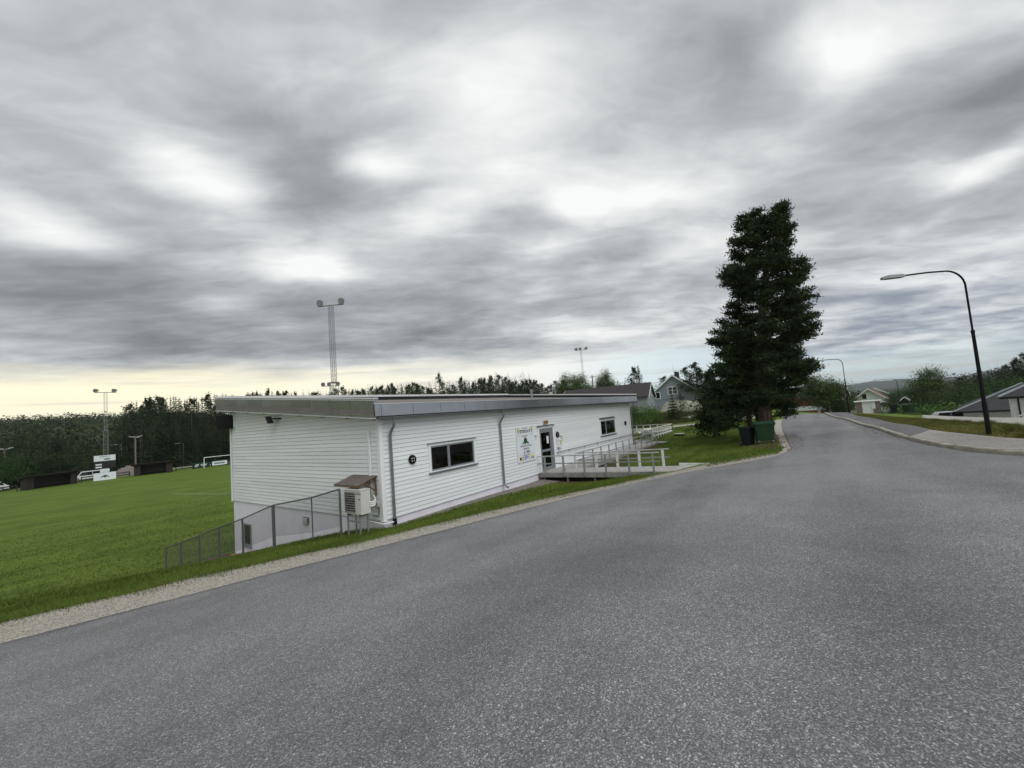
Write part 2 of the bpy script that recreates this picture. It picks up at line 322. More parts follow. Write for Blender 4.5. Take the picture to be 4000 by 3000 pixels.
# ---- TERRAIN ----
TP = np.array([(-8.45,-11.46,1.49),(-7.77,-.55,0),(-1.84,-2.75,.1),(4.3,-5.1,.22),(9,-6.9,.28),(0,0,-.22),(5,0,-.23),(10,0,-.25),
 (10,-2.4,-.36),(9,-1,-.36),(13,-2.2,-.28),(10,-5.6,.1),(16,-2.5,-.12),(22,-2,-.08),(23.5,3,-.05),(18.4,-8.3,.27),(14,-6,.1),(20,-10,.42),(16,-10.5,.55),(32,-9.2,.58),
 (9.8,-15.15,.82),(12.9,-14.5,.78),(16.4,-14.2,.74),(23.4,-13.8,.67),(33.4,-13.25,.6),(46,-12.2,.55),(14,-16.5,.93),(20,-16.5,.88),
 (32.4,3.3,.3),(41.5,1.1,.3),(44.3,-2.4,.3),(30,-3,.1),(60,-10,0),(90,-14,-1.3),(120,-26,-2.7),(200,-40,-4.5),(0,-20,1.35),(-30,-12,1.5),
 (-8,-30,1.75),(20,-35,1.6),(-22,4.8,-.1),(-40,8,-.1),(48,4.5,.6),(53,6,1.2),(62,9.5,1.6),(85,14,1.5),(85,40,1.5),(55,15,1.4),(45,20,.8),
 (150,40,2),(150,150,3),(60,100,0),(17.8,-18.4,.87),(22.6,-18.4,.72),(28.5,-18.3,.55),(51.5,-28.4,-1.05),(45.4,-23,-.75),(75,-32,-3.7),(64,-25.5,-2.6),(72,-24,-3.1),(110,-45,-4.2),(150,-36,-5.2),(40,-60,1.),(100,-100,-3),
 (-60,-60,1.5),(60,-20,-.7),(52,-17,-.05)],float)
def _tps(r2): return 0.5*r2*np.log(r2+1e-9)
def _fit(P):
    n=len(P); X=P[:,:2]/50; K=_tps(((X[:,None]-X[None])**2).sum(-1))+np.eye(n)*2e-4
    Q=np.c_[np.ones(n),X]; A=np.block([[K,Q],[Q.T,np.zeros((3,3))]])
    return np.linalg.solve(A,np.r_[P[:,2],np.zeros(3)])
TW=_fit(TP)
def sstep(a,b,x):
    t=np.clip((x-a)/(b-a),0,1); return t*t*(3-2*t)
def smin(a,b,k): 
    m=np.clip(.5+.5*(b-a)/k,0,1); return b*(1-m)+a*m-k*m*(1-m)
FIELD=-2.9
CAM=np.array((-8.4526,-11.4595,3.0374))
def H(x,y):
    x=np.asarray(x,float); y=np.asarray(y,float); shp=np.broadcast(x,y).shape
    x=np.broadcast_to(x,shp).ravel(); y=np.broadcast_to(y,shp).ravel()
    xc=np.clip(x,-70,210); yc=np.clip(y,-110,160); out=np.empty(len(x))
    for i in range(0,len(x),20000):
        s=slice(i,i+20000); X=np.c_[xc[s],yc[s]]/50
        r2=((X[:,None]-TP[None,:,:2]/50)**2).sum(-1)
        out[s]=_tps(r2)@TW[:-3]+TW[-3]+X@TW[-2:]
    u=np.clip(out,-6,4)
    bank=-.12-.213*(y-.5*np.maximum(-x-1.5,0))
    hl=-smin(-smin(u,bank,.35),np.full_like(u,-FIELD),.35)
    wx=1-sstep(6,20,x-.35*np.maximum(y-10,0))
    h=wx*hl+(1-wx)*u
    d=np.hypot(x-CAM[0],y-CAM[1]); az=np.degrees(np.arctan2(y-CAM[1],x-CAM[0]))
    left=sstep(60,76,az)*(1-sstep(150,170,az))
    h=h+left*18*sstep(150,420,d)
    mid=sstep(28,40,az)*(1-sstep(60,76,az)); h=h+mid*4*sstep(130,260,d)
    rt=(1-sstep(-14,-9.5,az))*sstep(-80,-60,az); h=h+rt*3*sstep(110,240,d)
    va=sstep(-11,-8.5,az)*(1-sstep(4,12,az)); h=h-va*8*sstep(115,260,d)
    return h.reshape(shp)
# ---- END TERRAIN ----

# ---------------- ground ----------------
def axis(lo,hi,step,far,grow):
    a=list(np.arange(lo,hi+1e-6,step)); s=step
    while a[-1]<far: s*=grow; a.append(a[-1]+s)
    s=step
    while a[0]>-far: s*=grow; a.insert(0,a[0]-s)
    return np.array(a)
def H1(x,y): return float(H(x,y))
gx=axis(-14,30,.45,9000,1.09); gy=axis(-18,16,.45,9000,1.09)
GX,GY=np.meshgrid(gx,gy); GZ=H(GX,GY)
nx,ny=len(gx),len(gy); idx=np.arange(nx*ny).reshape(ny,nx)
quads=np.stack([idx[:-1,:-1],idx[:-1,1:],idx[1:,1:],idx[1:,:-1]],-1).reshape(-1,4)
VV=np.stack([GX,GY,GZ],-1).reshape(-1,3)
ground=npmesh('ground',VV,quads,'grass_field',kind='structure',smooth=True)
ground.data.materials.append(MAT['forest_floor']); _c=VV[quads].mean(1); _d=np.hypot(_c[:,0]-CAM[0],_c[:,1]-CAM[1]); _a=np.degrees(np.arctan2(_c[:,1]-CAM[1],_c[:,0]-CAM[0])); ground.data.polygons.foreach_set('material_index',((_d>190)|((_d>118)&((_a>63)|((_a>12)&(_a<63))))).astype(np.int32)&((_a>-45)&(_a<130)).astype(np.int32)|(_d>600).astype(np.int32))
def resample(P,step):
    P=np.array(P,float); seg=np.hypot(*np.diff(P[:,:2],axis=0).T); t=np.r_[0,np.cumsum(seg)]; n=max(2,int(t[-1]/step)+1); u=np.linspace(0,t[-1],n)
    return np.stack([np.interp(u,t,P[:,i]) for i in range(P.shape[1])],-1)
def smoothline(P,it=2):
    P=np.array(P,float)
    for _ in range(it):
        Q=[P[0]]
        for a,b in zip(P[:-1],P[1:]): Q+= [a*.75+b*.25,a*.25+b*.75]
        Q.append(P[-1]); P=np.array(Q)
    return P
def sheet(name,L,Rr,across,off,mat_,wob=0,skirt=.25,seed=1):
    n=max(len(L),len(Rr)); 
    def rs(P):
        P=np.array(P,float); seg=np.hypot(*np.diff(P,axis=0).T); t=np.r_[0,np.cumsum(seg)]; u=np.linspace(0,t[-1],n); return np.stack([np.interp(u,t,P[:,i]) for i in range(2)],-1)
    L=rs(L);Rr=rs(Rr); rg=np.random.default_rng(seed)
    if wob:
        def jit(k): 
            j=rg.normal(size=(k,2)); 
            for _ in range(1): j=(np.roll(j,1,0)+2*j+np.roll(j,-1,0))/4
            return j*wob
        L=L+jit(n)
    w=np.linspace(0,1,across)[None,:,None]; P=L[:,None]*(1-w)+Rr[:,None]*w
    Z=H(P[...,0],P[...,1])+off
    # skirts down at both long edges
    P=np.concatenate([P[:,:1],P,P[:,-1:]],1); Z=np.concatenate([Z[:,:1]-skirt,Z,Z[:,-1:]-skirt],1)
    V_=np.concatenate([P,Z[...,None]],-1).reshape(-1,3); k=across+2; id2=np.arange(n*k).reshape(n,k)
    F_=np.stack([id2[:-1,:-1],id2[1:,:-1],id2[1:,1:],id2[:-1,1:]],-1).reshape(-1,4)
    return npmesh(name,V_,F_,mat_,kind='structure',smooth=True)
def dense(P,step,it=2): return resample(smoothline(P,it),step)
EDGE=[(-60,20.5),(-26.5,6.5),(-7.77,-.55),(-5.2,-1.33),(-2.5,-2.42),(0,-3.47),(4.3,-5.1),(7.4,-6.55),(9.66,-8.6),(11.3,-9.9),(12.6,-10.35),(14.4,-10.42),(18.1,-10.1),(23.6,-9.7),(30,-9.22),(39.5,-8.8),(46.6,-8.6),(60,-8.6),(90,-13.5),(120,-24)]
KERB=[(-60,-56),(-30,-38),(-10,-25.5),(0,-20.2),(5,-17.5),(8.3,-15.8),(9.8,-15.15),(12.9,-14.5),(16.4,-14.2),(23.5,-13.83),(33.4,-13.25),(45,-12.2),(60,-12.4),(90,-17.5),(120,-28.5)]
WALK=[(-60,-60),(-30,-42),(-10,-29.5),(0,-24.2),(6,-20.2),(9.2,-17.9),(11.4,-16.6),(13.7,-15.9),(19.6,-15.2),(29,-15.05),(42,-14.3),(60,-14.6),(90,-20),(120,-31)]
eL=dense(EDGE,.5); eK=dense(KERB,.5); eW=dense(WALK,.5)
asph=sheet('asphalt_road',eL,eK,70,.03,'asphalt',wob=.03)
# gravel shoulder along the asphalt's field side
def offs(P,d):
    t=np.gradient(P,axis=0); t/=np.linalg.norm(t,axis=1)[:,None]; return P+np.stack([-t[:,1],t[:,0]],-1)*d[:,None] if not np.isscalar(d) else P+np.stack([-t[:,1],t[:,0]],-1)*d
P0=dense(EDGE[:16],.4); wd=np.interp(P0[:,0],[-60,-8,-5,-2,1,5,8,9.5,11,13,15,19,24,31,40],[2.4,2.2,1.95,1.6,1.35,1.0,1.05,1.4,1.3,.45,.3,.35,.7,1.1,.5])
G1=offs(P0,wd); shoulder=sheet('gravel_shoulder',G1,offs(P0,-.12),9,.018,'gravel',wob=.2,seed=4)
# footway and its lighter approach beside the lamp post
walk=sheet('footway',offs(eK[eK[:,0]>15],-.14) if False else eK[eK[:,0]>14.6]-np.array([0,.14]),eW[eW[:,0]>17.0],9,.135,'asphalt_new',skirt=.4)
walk2=sheet('footway_apron',eK[(eK[:,0]<=14.9)&(eK[:,0]>-12)]-np.array([0,.14]),eW[(eW[:,0]<=17.4)&(eW[:,0]>-12)],9,.131,'asphalt_path',skirt=.4)
# kerb stones
kp=resample(smoothline(KERB,2),.95); kp=kp[(kp[:,0]>4)&(kp[:,0]<62)]
kerb=thing('kerb_line','weathered granite kerb running along the right side of the road','kerb',(14,-14.4,.75))
rk=random.Random(5)
for i,(a,b2) in enumerate(zip(kp[:-1],kp[1:])):
    a=Vector((a[0],a[1]-.07,H1(*a)));b_=Vector((b2[0],b2[1]-.07,H1(*b2))); d=(b_-a).normalized(); g=.006+rk.random()*.008
    mb=MB(); r=Vector((d.y,-d.x,0)).normalized()*.085; jz=rk.uniform(-.012,.012); a=a+d*g; b_=b_-d*g
    j=[Vector((0,0,rk.uniform(-.008,.008))) for _ in range(4)]
    lo=Vector((0,0,-.12)); hi=Vector((0,0,.155+jz)); ins=Vector((0,0,-.03))
    mb.add([a+r*1.0+lo,a-r*1.0+lo,b_-r*1.0+lo,b_+r*1.0+lo,a+r+hi+j[0],a-r*.7+hi+j[1],b_-r*.7+hi+j[2],b_+r+hi+j[3],a-r+hi+ins,b_-r+hi+ins],
      [(0,1,2,3),(4,7,6,5),(1,8,9,2),(8,5,6,9),(0,3,7,4),(0,4,5,8,1),(3,2,9,6,7)])
    mb.build('kerb_stone','kerb_stone',kerb)
# dry lawn between footway and the gravel yard, gravel yard, paths
lawn=sheet('dry_lawn',offs(eW[(eW[:,0]>4)&(eW[:,0]<58)],.02),dense([(9,-24),(14.5,-19.2),(17.9,-18.35),(22.6,-18.35),(29,-17.75),(37,-17.2),(46,-16.6),(58,-17.2)],.5),12,.035,'grass_dry',skirt=.1)
yard=sheet('gravel_yard',dense([(9,-24.2),(14.5,-19.3),(17.9,-18.45),(22.6,-18.45),(29,-17.85),(37,-17.9),(46,-19.5),(56,-21)],.8),dense([(15,-38),(24,-36),(34,-35),(44,-33),(52,-29.5),(56,-27.5),(59,-26),(61,-23.5)],.8),22,.03,'gravel_road',skirt=.05)
gpath=sheet('gravel_path',dense([(23,8.2),(28,6.0),(33,4.0),(41.5,1.9),(46.5,-1.9),(50,-4.5)],.5),dense([(23,6.4),(28,4.3),(32.4,2.4),(40.5,.3),(44.5,-3.3),(48.5,-6.6)],.5),8,.04,'gravel_road',wob=.06)
bankm=sheet('heather_bank',dense([(22,12),(28,8.5),(34,5.6),(42,3.2),(48,.2),(54,-2.5)],.6),dense([(28,22),(36,17),(44,13),(52,9.5),(58,6.5),(62,2)],.6),18,.05,'grass_bank',wob=.3,skirt=.1)
bed=sheet('gravel_bed',np.array([(.02,-.05),(5,-.05),(9.3,-.05)]).repeat(8,0),np.array([(.02,-.35),(5,-1.0),(9.3,-1.15)]).repeat(8,0),6,.02,'gravel_dark')
under=sheet('soil_patch',dense([(8.7,-.1),(15,-.1),(23.6,-.1)],.5),dense([(8.6,-4.8),(11.6,-3.0),(23.6,-2.0)],.5),10,.012,'soil',wob=.1)
soilp=sheet('soil_slope',dense([(-.9,7.0),(-1.6,10),(-2.2,13.0)],.4),dense([(-.02,6.6),(-.02,9),(.3,13.5)],.4),8,.02,'soil',wob=.12)
track=sheet('field_track',dense([(-30,106),(-5,103),(8,103.5),(22,101),(45,96),(70,90)],1),dense([(-30,112),(-5,109),(8,107.5),(22,104.5),(45,99),(70,92.5)],1),6,.05,'gravel_road')
# distant ridge
def ridge(name,az0,az1,dist,fn,mat_,n=120):
    A=np.radians(np.linspace(az0,az1,n)); rows=[]
    for k,(dd,zz) in enumerate(((.82,0),(.9,.45),(1,1),(1.12,.5),(1.25,0))):
        z=np.array([fn(np.degrees(t))*zz-12*(zz==0) for t in A]); rows.append(np.stack([CAM[0]+dist*dd*np.cos(A),CAM[1]+dist*dd*np.sin(A),z],-1))
    V_=np.array(rows).reshape(-1,3); id2=np.arange(5*n).reshape(5,n); F_=np.stack([id2[:-1,:-1],id2[:-1,1:],id2[1:,1:],id2[1:,:-1]],-1).reshape(-1,4)
    return npmesh(name,V_,F_,mat_,kind='structure',smooth=True)
def rf(a): return .52*(62+22*math.sin(a*.9+1)+9*math.sin(a*2.3)+4*math.sin(a*7)+2*math.sin(a*17)+(26*math.exp(-((a+3.2)/1.1)**2)))
ridge('distant_hills',-22,20,4200,rf,'forest_floor')

# ---------------- clubhouse ----------------
PITCH=.139; SL=.0877
club=thing('clubhouse','long white clapboard clubhouse with a low grey-edged roof beside the road','building',(0,0,0))
FX1=22.57; EY1=11.48
MB().box(.035,FX1-.03,.035,EY1-.03,-3.3,-.012).build('basement_wall','plaster',club)
def soff(y): return 3.30+SL*(y+.4)
D_=2.2
def core(x0,x1,y0,y1,z0=None,z1=None,name='wall_core'):
    a=-.01 if z0 is None else z0; t0=soff(y0)-.01 if z1 is None else z1; t1=soff(y1)-.01 if z1 is None else z1
    MB().hexa([(x0,y0,a),(x1,y0,a),(x1,y1,a),(x0,y1,a),(x0,y0,t0),(x1,y0,t0),(x1,y1,t1),(x0,y1,t1)]).build(name,'sheathing',club)
HOLES=[(2.14,4.54,1.20,2.12),(9.62,10.70,.03,2.08),(17.12,19.54,1.22,2.16)]
core(.03,FX1-.02,D_,EY1-.02); xa=.03
for (h0,h1,z0,z1) in HOLES:
    core(xa,h0-.001,.03,D_-.002); xa=h1+.001
    core(h0,h1,.03,.2,-.01,z0); core(h0,h1,.03,D_-.002,z1,None) if False else MB().hexa([(h0,.03,z1),(h1,.03,z1),(h1,D_-.002,z1),(h0,D_-.002,z1),(h0,.03,soff(.03)-.01),(h1,.03,soff(.03)-.01),(h1,D_-.002,soff(D_)-.01),(h0,D_-.002,soff(D_)-.01)]).build('wall_core','sheathing',club)
core(xa,FX1-.02,.03,D_-.002)
for k_,(h0,h1,z0,z1) in enumerate(HOLES):
    MB().box(h0+.002,h1-.002,D_-.03,D_-.005,.0,z1-.004).build('room_wall','room_wall',club); MB().box(h0+.002,h1-.002,.21,D_-.04,.0,.02).build('room_floor','room_brown',club)
    if k_!=1:
        MB().box(h0+.1,h0+1.3,.9,1.6,.05,1.36+.1*k_).build('sofa_back','room_red',club); MB().box(h0+.9,h1-.05,.7,1.5,1.33,1.38).build('table_top','white_wood',club); MB().box(h0+.02,h1-.02,D_-.12,D_-.04,1.45,1.75).build('wall_shelf','room_brown',club); MB().tube([(h0+1.5,.8,1.38),(h0+1.5,.8,1.62)],[.05,.09],8).build('vase','white_plastic',club)
rb=random.Random(11)
OPEN=[(2.05,4.63,1.12,2.24),(17.03,19.63,1.14,2.27),(9.44,11.05,-1,2.31)]
def board(ax,a,b,z,h,out):
    # lapped board: proud lower edge, set-back upper edge
    j=rb.uniform(-.0015,.0015); o=out
    prof=[(-.014*o+j,z),(.020*o,z),(.020*o,z+h),(.002*o+j,z+h)]
    mb=MB(); mb.prism(prof if ax==0 else prof,ax,a,b) ; return mb
def cut(a,b,gaps):
    segs=[(a,b)]
    for g0,g1 in gaps:
        ns=[]
        for s0,s1 in segs:
            if g1<=s0 or g0>=s1: ns.append((s0,s1)); continue
            if g0>s0: ns.append((s0,g0))
            if g1<s1: ns.append((g1,s1))
        segs=ns
    return segs
k=0
while k*PITCH<3.32:
    z=k*PITCH; h=min(PITCH-.006,3.325-z)
    for s0,s1 in cut(.125,FX1-.115,[(o[0],o[1]) for o in OPEN if o[3]>z+.03 and o[2]<z+h-.03]):
        x=s0
        while x<s1-.01:
            L=rb.uniform(3.6,5.4); e=x+L if s1-(x+L)>1.2 else s1
            board(0,x,e-.002,z,h,1).build('board','siding',club); x=e
    k+=1
k=0
while k*PITCH<soff(EY1)-.04:
    z=k*PITCH; h=PITCH-.006; y0=max(.125,(z+h-3.27)/SL-.4)
    if y0<EY1-.3:
        y=y0
        while y<EY1-.125:
            L=rb.uniform(3.8,5.4); e=y+L if (EY1-.12)-(y+L)>1.2 else EY1-.12
            # end wall faces -X: profile in (x,z), prism along y
            j=rb.uniform(-.0015,.0015); mb=MB().prism([(-.014+j,z),(.020,z),(.020,z+h),(.002+j,z+h)],1,y,e-.002); mb.build('board','siding',club); y=e
    k+=1
MB().box(-.04,.105,-.04,-.012,-.05,3.32).box(-.04,-.012,-.012,.105,-.05,3.32).build('corner_board','trim_white',club)
MB().box(FX1-.1,FX1+.03,-.04,-.012,-.05,3.32).box(FX1-.001,FX1+.03,-.012,.1,-.05,3.32).build('corner_board','trim_white',club)
MB().box(-.04,-.012,EY1-.11,EY1+.03,-.05,4.2).box(-.012,.1,EY1+.002,EY1+.03,-.05,4.2).build('corner_board','trim_white',club)
# roof
OX,OY=.42,.40; RX1=23.40; RY1=12.08
def rz(y,o): return 3.30+o+SL*(y+.4)
MB().hexa([(-OX+.02,-OY+.02,3.34),(RX1-.02,-OY+.02,3.34),(RX1-.02,RY1-.02,rz(RY1,.04)),(-OX+.02,RY1-.02,rz(RY1,.04)),(-OX+.02,-OY+.02,3.60),(RX1-.02,-OY+.02,3.60),(RX1-.02,RY1-.02,rz(RY1,.30)),(-OX+.02,RY1-.02,rz(RY1,.30))]).build('roof_deck','felt',club)
MB().hexa([(-OX+.03,-OY+.03,3.325),(RX1-.03,-OY+.03,3.325),(RX1-.03,RY1-.03,rz(RY1,.025)),(-OX+.03,RY1-.03,rz(RY1,.025)),(-OX+.03,-OY+.03,3.336),(RX1-.03,-OY+.03,3.336),(RX1-.03,RY1-.03,rz(RY1,.036)),(-OX+.03,RY1-.03,rz(RY1,.036))]).build('soffit','soffit',club)
xs=[-OX]+[-.17+1.29*i for i in range(19)]; xs=[x for x in xs if x<RX1-.3]+[RX1]
for a,b_ in zip(xs[:-1],xs[1:]): MB().hexa([(a+.007,-OY-.022,3.31),(b_-.007,-OY-.022,3.31),(b_-.007,-OY-.010,3.31),(a+.007,-OY-.010,3.31),(a+.007,-OY,3.69),(b_-.007,-OY,3.69),(b_-.007,-OY+.012,3.69),(a+.007,-OY+.012,3.69)]).build('fascia_panel','fascia_metal',club)
MB().box(-OX+.002,RX1-.002,-OY+.013,-OY+.05,3.315,3.685).build('fascia_backing','dark_metal',club)
MB().box(-OX-.003,RX1,-OY-.012,-OY+.06,3.692,3.706).build('fascia_cap','cap_metal',club)
ys=[-OY,.88,2.14,3.40,4.66,5.91,7.17,8.43,9.68,10.94,RY1]
def rake(x0,x1,y0,y1,b0,t0,name,mat_,tilt=0):
    def zb(y,o): return o+SL*(y+.4)
    return MB().hexa([(x0,y0,zb(y0,b0)),(x1,y0,zb(y0,b0)),(x1,y1,zb(y1,b0)),(x0,y1,zb(y1,b0)),(x0+tilt,y0,zb(y0,t0)),(x1+tilt,y0,zb(y0,t0)),(x1+tilt,y1,zb(y1,t0)),(x0+tilt,y1,zb(y1,t0))]).build(name,mat_,club)
for a,b_ in zip(ys[:-1],ys[1:]):
    rake(-OX+.048+rb.uniform(-.003,.003),-OX+.058,a+.008,b_-.008,3.245,3.80,'fascia_panel','fascia_metal',-.060+rb.uniform(-.006,.006))
    rake(RX1-.010,RX1+.002,a+.004,b_-.004,3.245,3.80,'fascia_panel','fascia_metal')
    rake(-OX-.02,-OX+.006,a+.002,b_-.002,3.802,3.828,'edge_strip','cap_metal'); rake(-OX-.022,-OX+.16,a+.002,b_-.002,3.850,3.89,'roof_edge_cap','cap_metal')
    rake(RX1-.16,RX1+.022,a+.002,b_-.002,3.80,3.90,'roof_edge_cap','cap_metal')
rake(-OX+.062,-OX+.15,-OY+.0,RY1,3.26,3.848,'edge_upstand','dark_metal'); rake(RX1-.13,RX1-.011,-OY,RY1,3.26,3.795,'edge_upstand','dark_metal')
rake(-OX-.02,-OX+.02,-OY,RY1,3.225,3.243,'drip_edge','cap_metal')
MB().box(-OX-.004,-OX+.15,-OY-.006,-OY+.02,3.694,3.868).build('edge_end_plate','fascia_metal',club)
MB().box(-OX+.1,RX1-.1,RY1-.14,RY1-.01,4.6,4.96).build('rear_upstand','dark_metal',club)
x=-OX
while x<RX1-.1:
    e=min(x+1.6,RX1); MB().box(x+.003,e-.003,RY1-.19,RY1+.03,4.90,5.03).build('roof_edge_cap','cap_metal',club); x=e
MB().box(-OX+.14,RX1-.14,-OY+.055,-OY+.14,3.601,3.66).build('front_roof_strip','black_plastic',club)  # black strip along the roof just behind the front fascia
for (vx,vy,hh) in ((17.2,5.2,.55),):
    zt=rz(vy,.30); v=MB().tube([(vx,vy,zt-.05),(vx,vy,zt+hh)],.07,12).build('vent_pipe','galv',club,smooth=True); MB().tube([(vx,vy,zt+hh-.05),(vx,vy,zt+hh+.06),(vx,vy,zt+hh+.1)],[.11,.13,.03],12).build('vent_cap','galv',v,smooth=True)
MB().tube([(-OX+.05,-OY+.085,3.262),(RX1+.15,-OY+.085,3.262)],.055,10).build('gutter','zinc',club,smooth=True)
for i,px in enumerate((.36,6.30,FX1+.17)):
    yw=-.085 if i<2 else -.085
    pts=[(px,-.315,3.25),(px,-.315,3.05),(px,-.30,2.98),(px,-.25,2.92),(px,-.14,2.80),(px,yw-.01,2.72),(px,yw,2.62),(px,yw,-.08)]
    if i==1: pts=pts[:-1]+[(px,yw,.10),(px,yw-.02,.02),(px,yw-.1,-.07),(px,yw-.2,-.12)]
    else: pts[-1]=(px,yw,-.3)
    dp=MB().tube(pts,.046,12).build('downpipe','zinc',club,smooth=True)
    MB().tube([(px,-.315,3.30),(px,-.315,3.17)],[.085,.05],12).build('outlet_funnel','zinc',dp,smooth=True)
    for zc in (2.3,.5): MB().tube([(px,yw,zc-.02),(px,yw,zc+.02)],.052,12).box(px-.012,px+.012,yw+.03,.0,zc-.012,zc+.012).build('pipe_clamp','zinc',dp)
    if i==0: MB().tube([(px,yw,-.02),(px,yw,-.3)],[.066,.07],12).build('drain_socket','black_plastic',dp,smooth=True)
def window(x0,x1,z0,z1,split,lab):
    w=MB().box(x0,x0+.10,-.034,.02,z0+.03,z1).box(x1-.10,x1,-.034,.02,z0+.03,z1).box(x0+.1,x1-.1,-.034,.02,z1-.10,z1).box(x0+.1,x1-.1,-.034,.02,z0+.03,z0+.06).build('window','trim_white',club,label=lab)
    MB().box(x0-.05,x1+.05,-.085,.01,z1+.002,z1+.028).build('head_flashing','frame_grey',w)
    MB().box(x0-.05,x1+.05,-.09,.01,z0-.01,z0+.028).build('sill','frame_grey',w)
    a,b_,c,d=x0+.102,x1-.102,z0+.062,z1-.102
    fr=MB()
    for (p,q_) in ((a,split-.003),(split+.003,b_)):
        fr.box(p,p+.055,-.006,.025,c,d).box(q_-.055,q_,-.006,.025,c,d).box(p+.055,q_-.055,-.006,.025,c,c+.055).box(p+.055,q_-.055,-.006,.025,d-.055,d)
        MB().box(p+.054,q_-.054,.018,.024,c+.054,d-.054).build('pane','clear_glass',w)
    fr.build('frame','frame_grey',w)
    return w
w1=window(2.05,4.63,1.15,2.21,3.085,'wide two-light window nearest the road corner')
w2=window(17.03,19.63,1.17,2.25,18.0,'two-light window at the far end')
# door
dr=MB().box(9.44,9.575,-.034,.02,.0,2.30).box(10.92,11.05,-.034,.02,.0,2.30).box(9.575,10.92,-.034,.02,2.20,2.30).build('door','trim_white',club,label='glazed grey entrance door')
MB().box(9.38,11.12,-.085,.01,2.302,2.33).build('head_flashing','frame_grey',dr)
MB().box(9.577,9.64,-.02,.022,.02,2.198).box(10.68,10.918,-.02,.022,.02,2.198).box(9.64,10.68,-.02,.022,2.07,2.198).box(9.64,10.68,-.025,.022,.02,.05).build('frame','frame_grey',dr)
MB().box(9.645,9.73,-.012,.02,.055,2.065).box(10.59,10.675,-.012,.02,.055,2.065).box(9.73,10.59,-.012,.02,1.0,1.12).box(9.73,10.59,-.012,.02,.055,.22).box(9.73,10.59,-.012,.02,1.98,2.065).build('leaf','frame_grey',dr)
MB().box(9.728,10.592,.004,.010,.218,1.002).build('pane','clear_glass',dr); MB().box(9.728,10.592,.004,.010,1.118,1.982).build('pane','clear_glass',dr)
MB().tube([(10.63,-.015,1.22),(10.63,-.07,1.25),(10.63,-.07,1.02),(10.63,-.015,.98)],.012,8).build('handle','alu',dr,smooth=True)
MB().box(10.28,10.47,.0005,.0038,1.40,1.78).build('notice_sheet','white_plastic',dr)
# end wall fittings that belong to the building
bw=MB().box(-.005,.03,9.62,9.69,-1.95,-.98).box(-.005,.03,10.28,10.35,-1.95,-.98).box(-.005,.03,9.69,10.28,-1.05,-.98).box(-.005,.03,9.69,10.28,-1.95,-1.88).build('window','frame_grey',club,label='small basement window')
MB().box(.012,.03,9.69,10.28,-1.88,-1.05).build('pane','glass',bw); MB().box(-.05,.03,9.58,10.39,-2.0,-1.953).build('sill','frame_grey',bw)
v=MB().box(-.03,.034,4.62,5.0,-.52,-.28).build('wall_vent','grille',club)
for i in range(4): MB().hexa([(-.06,4.64,-.50+i*.055),(-.03,4.64,-.48+i*.055),(-.03,4.98,-.48+i*.055),(-.06,4.98,-.50+i*.055),(-.06,4.64,-.488+i*.055),(-.03,4.64,-.468+i*.055),(-.03,4.98,-.468+i*.055),(-.06,4.98,-.488+i*.055)]).build('louvre','heat_case',v)
MB().box(-.075,-.016,.46,.55,.42,2.88).build('pipe_duct','trim_white',club,bevel=.006)
# ---- fittings hung on the walls ----
def wall_lamp(x,lab):
    t=thing('wall_lamp',lab,'lamp',(x,-.02,1.76),'round lamps on the long wall')
    MB().disc((x,-.015,1.76),.10,(0,-1,0),24,.055,.095).build('diffuser','lamp_glass',t,smooth=True)
    ring=MB(); n=28
    for i in range(n):
        a0,a1=2*math.pi*i/n,2*math.pi*(i+1)/n; P=lambda a,r,y:(x+r*math.cos(a),y,1.76+r*math.sin(a))
        ring.add([P(a0,.088,-.085),P(a1,.088,-.085),P(a1,.152,-.07),P(a0,.152,-.07),P(a0,.088,-.015),P(a1,.088,-.015),P(a1,.158,-.015),P(a0,.158,-.015)],[(0,1,2,3),(0,4,5,1),(3,2,6,7)])
    ring.box(x-.10,x+.10,-.092,-.072,1.744,1.776).box(x-.016,x+.016,-.0925,-.0725,1.66,1.86).build('cage_ring','black_plastic',t)
wall_lamp(1.27,'round black-ringed wall lamp left of the wide window'); wall_lamp(11.38,'round black-ringed wall lamp right of the door'); wall_lamp(21.48,'round black-ringed wall lamp at the far end of the long wall')
def text(body,x,z,size,mat_,parent,y=-.046,align='CENTER',sx=1.0,rot=None):
    cu=bpy.data.curves.new('lettering','FONT'); cu.body=body; cu.size=size; cu.align_x=align; cu.align_y='CENTER'; cu.extrude=.001; cu.offset=size*.03; cu.resolution_u=2
    o=bpy.data.objects.new('lettering',cu); me=o.to_mesh(); m2=bpy.data.meshes.new('lettering')
    vs=[tuple(v.co) for v in me.vertices]; fs=[tuple(p.vertices) for p in me.polygons]; o.to_mesh_clear(); bpy.data.objects.remove(o)
    mb=MB()
    if rot is None: mb.add([(x+v[0]*sx,y-v[2],z+v[1]) for v in vs],fs)
    else: mb.add([rot(v[0]*sx,v[1],v[2]) for v in vs],fs)
    return mb.build('lettering',mat_,parent)
sb=thing('sponsor_board','white sponsor board with a green tree emblem left of the entrance door','sign',(8.27,-.03,1.59))
MB().box(7.53,9.01,-.045,-.018,.755,2.42).build('panel','sign_white',sb); 
MB().box(7.56,8.98,-.0462,-.0452,2.0,2.008).box(7.56,8.98,-.0462,-.0452,1.08,1.088).build('divider','ink_grey',sb)
text('VELKOMMEN TIL',8.27,2.335,.052,'ink',sb); text('SETSKOG IF',8.27,2.18,.20,'ink',sb,sx=.86); text('HOVEDSPONSORER',8.22,1.955,.05,'ink',sb)
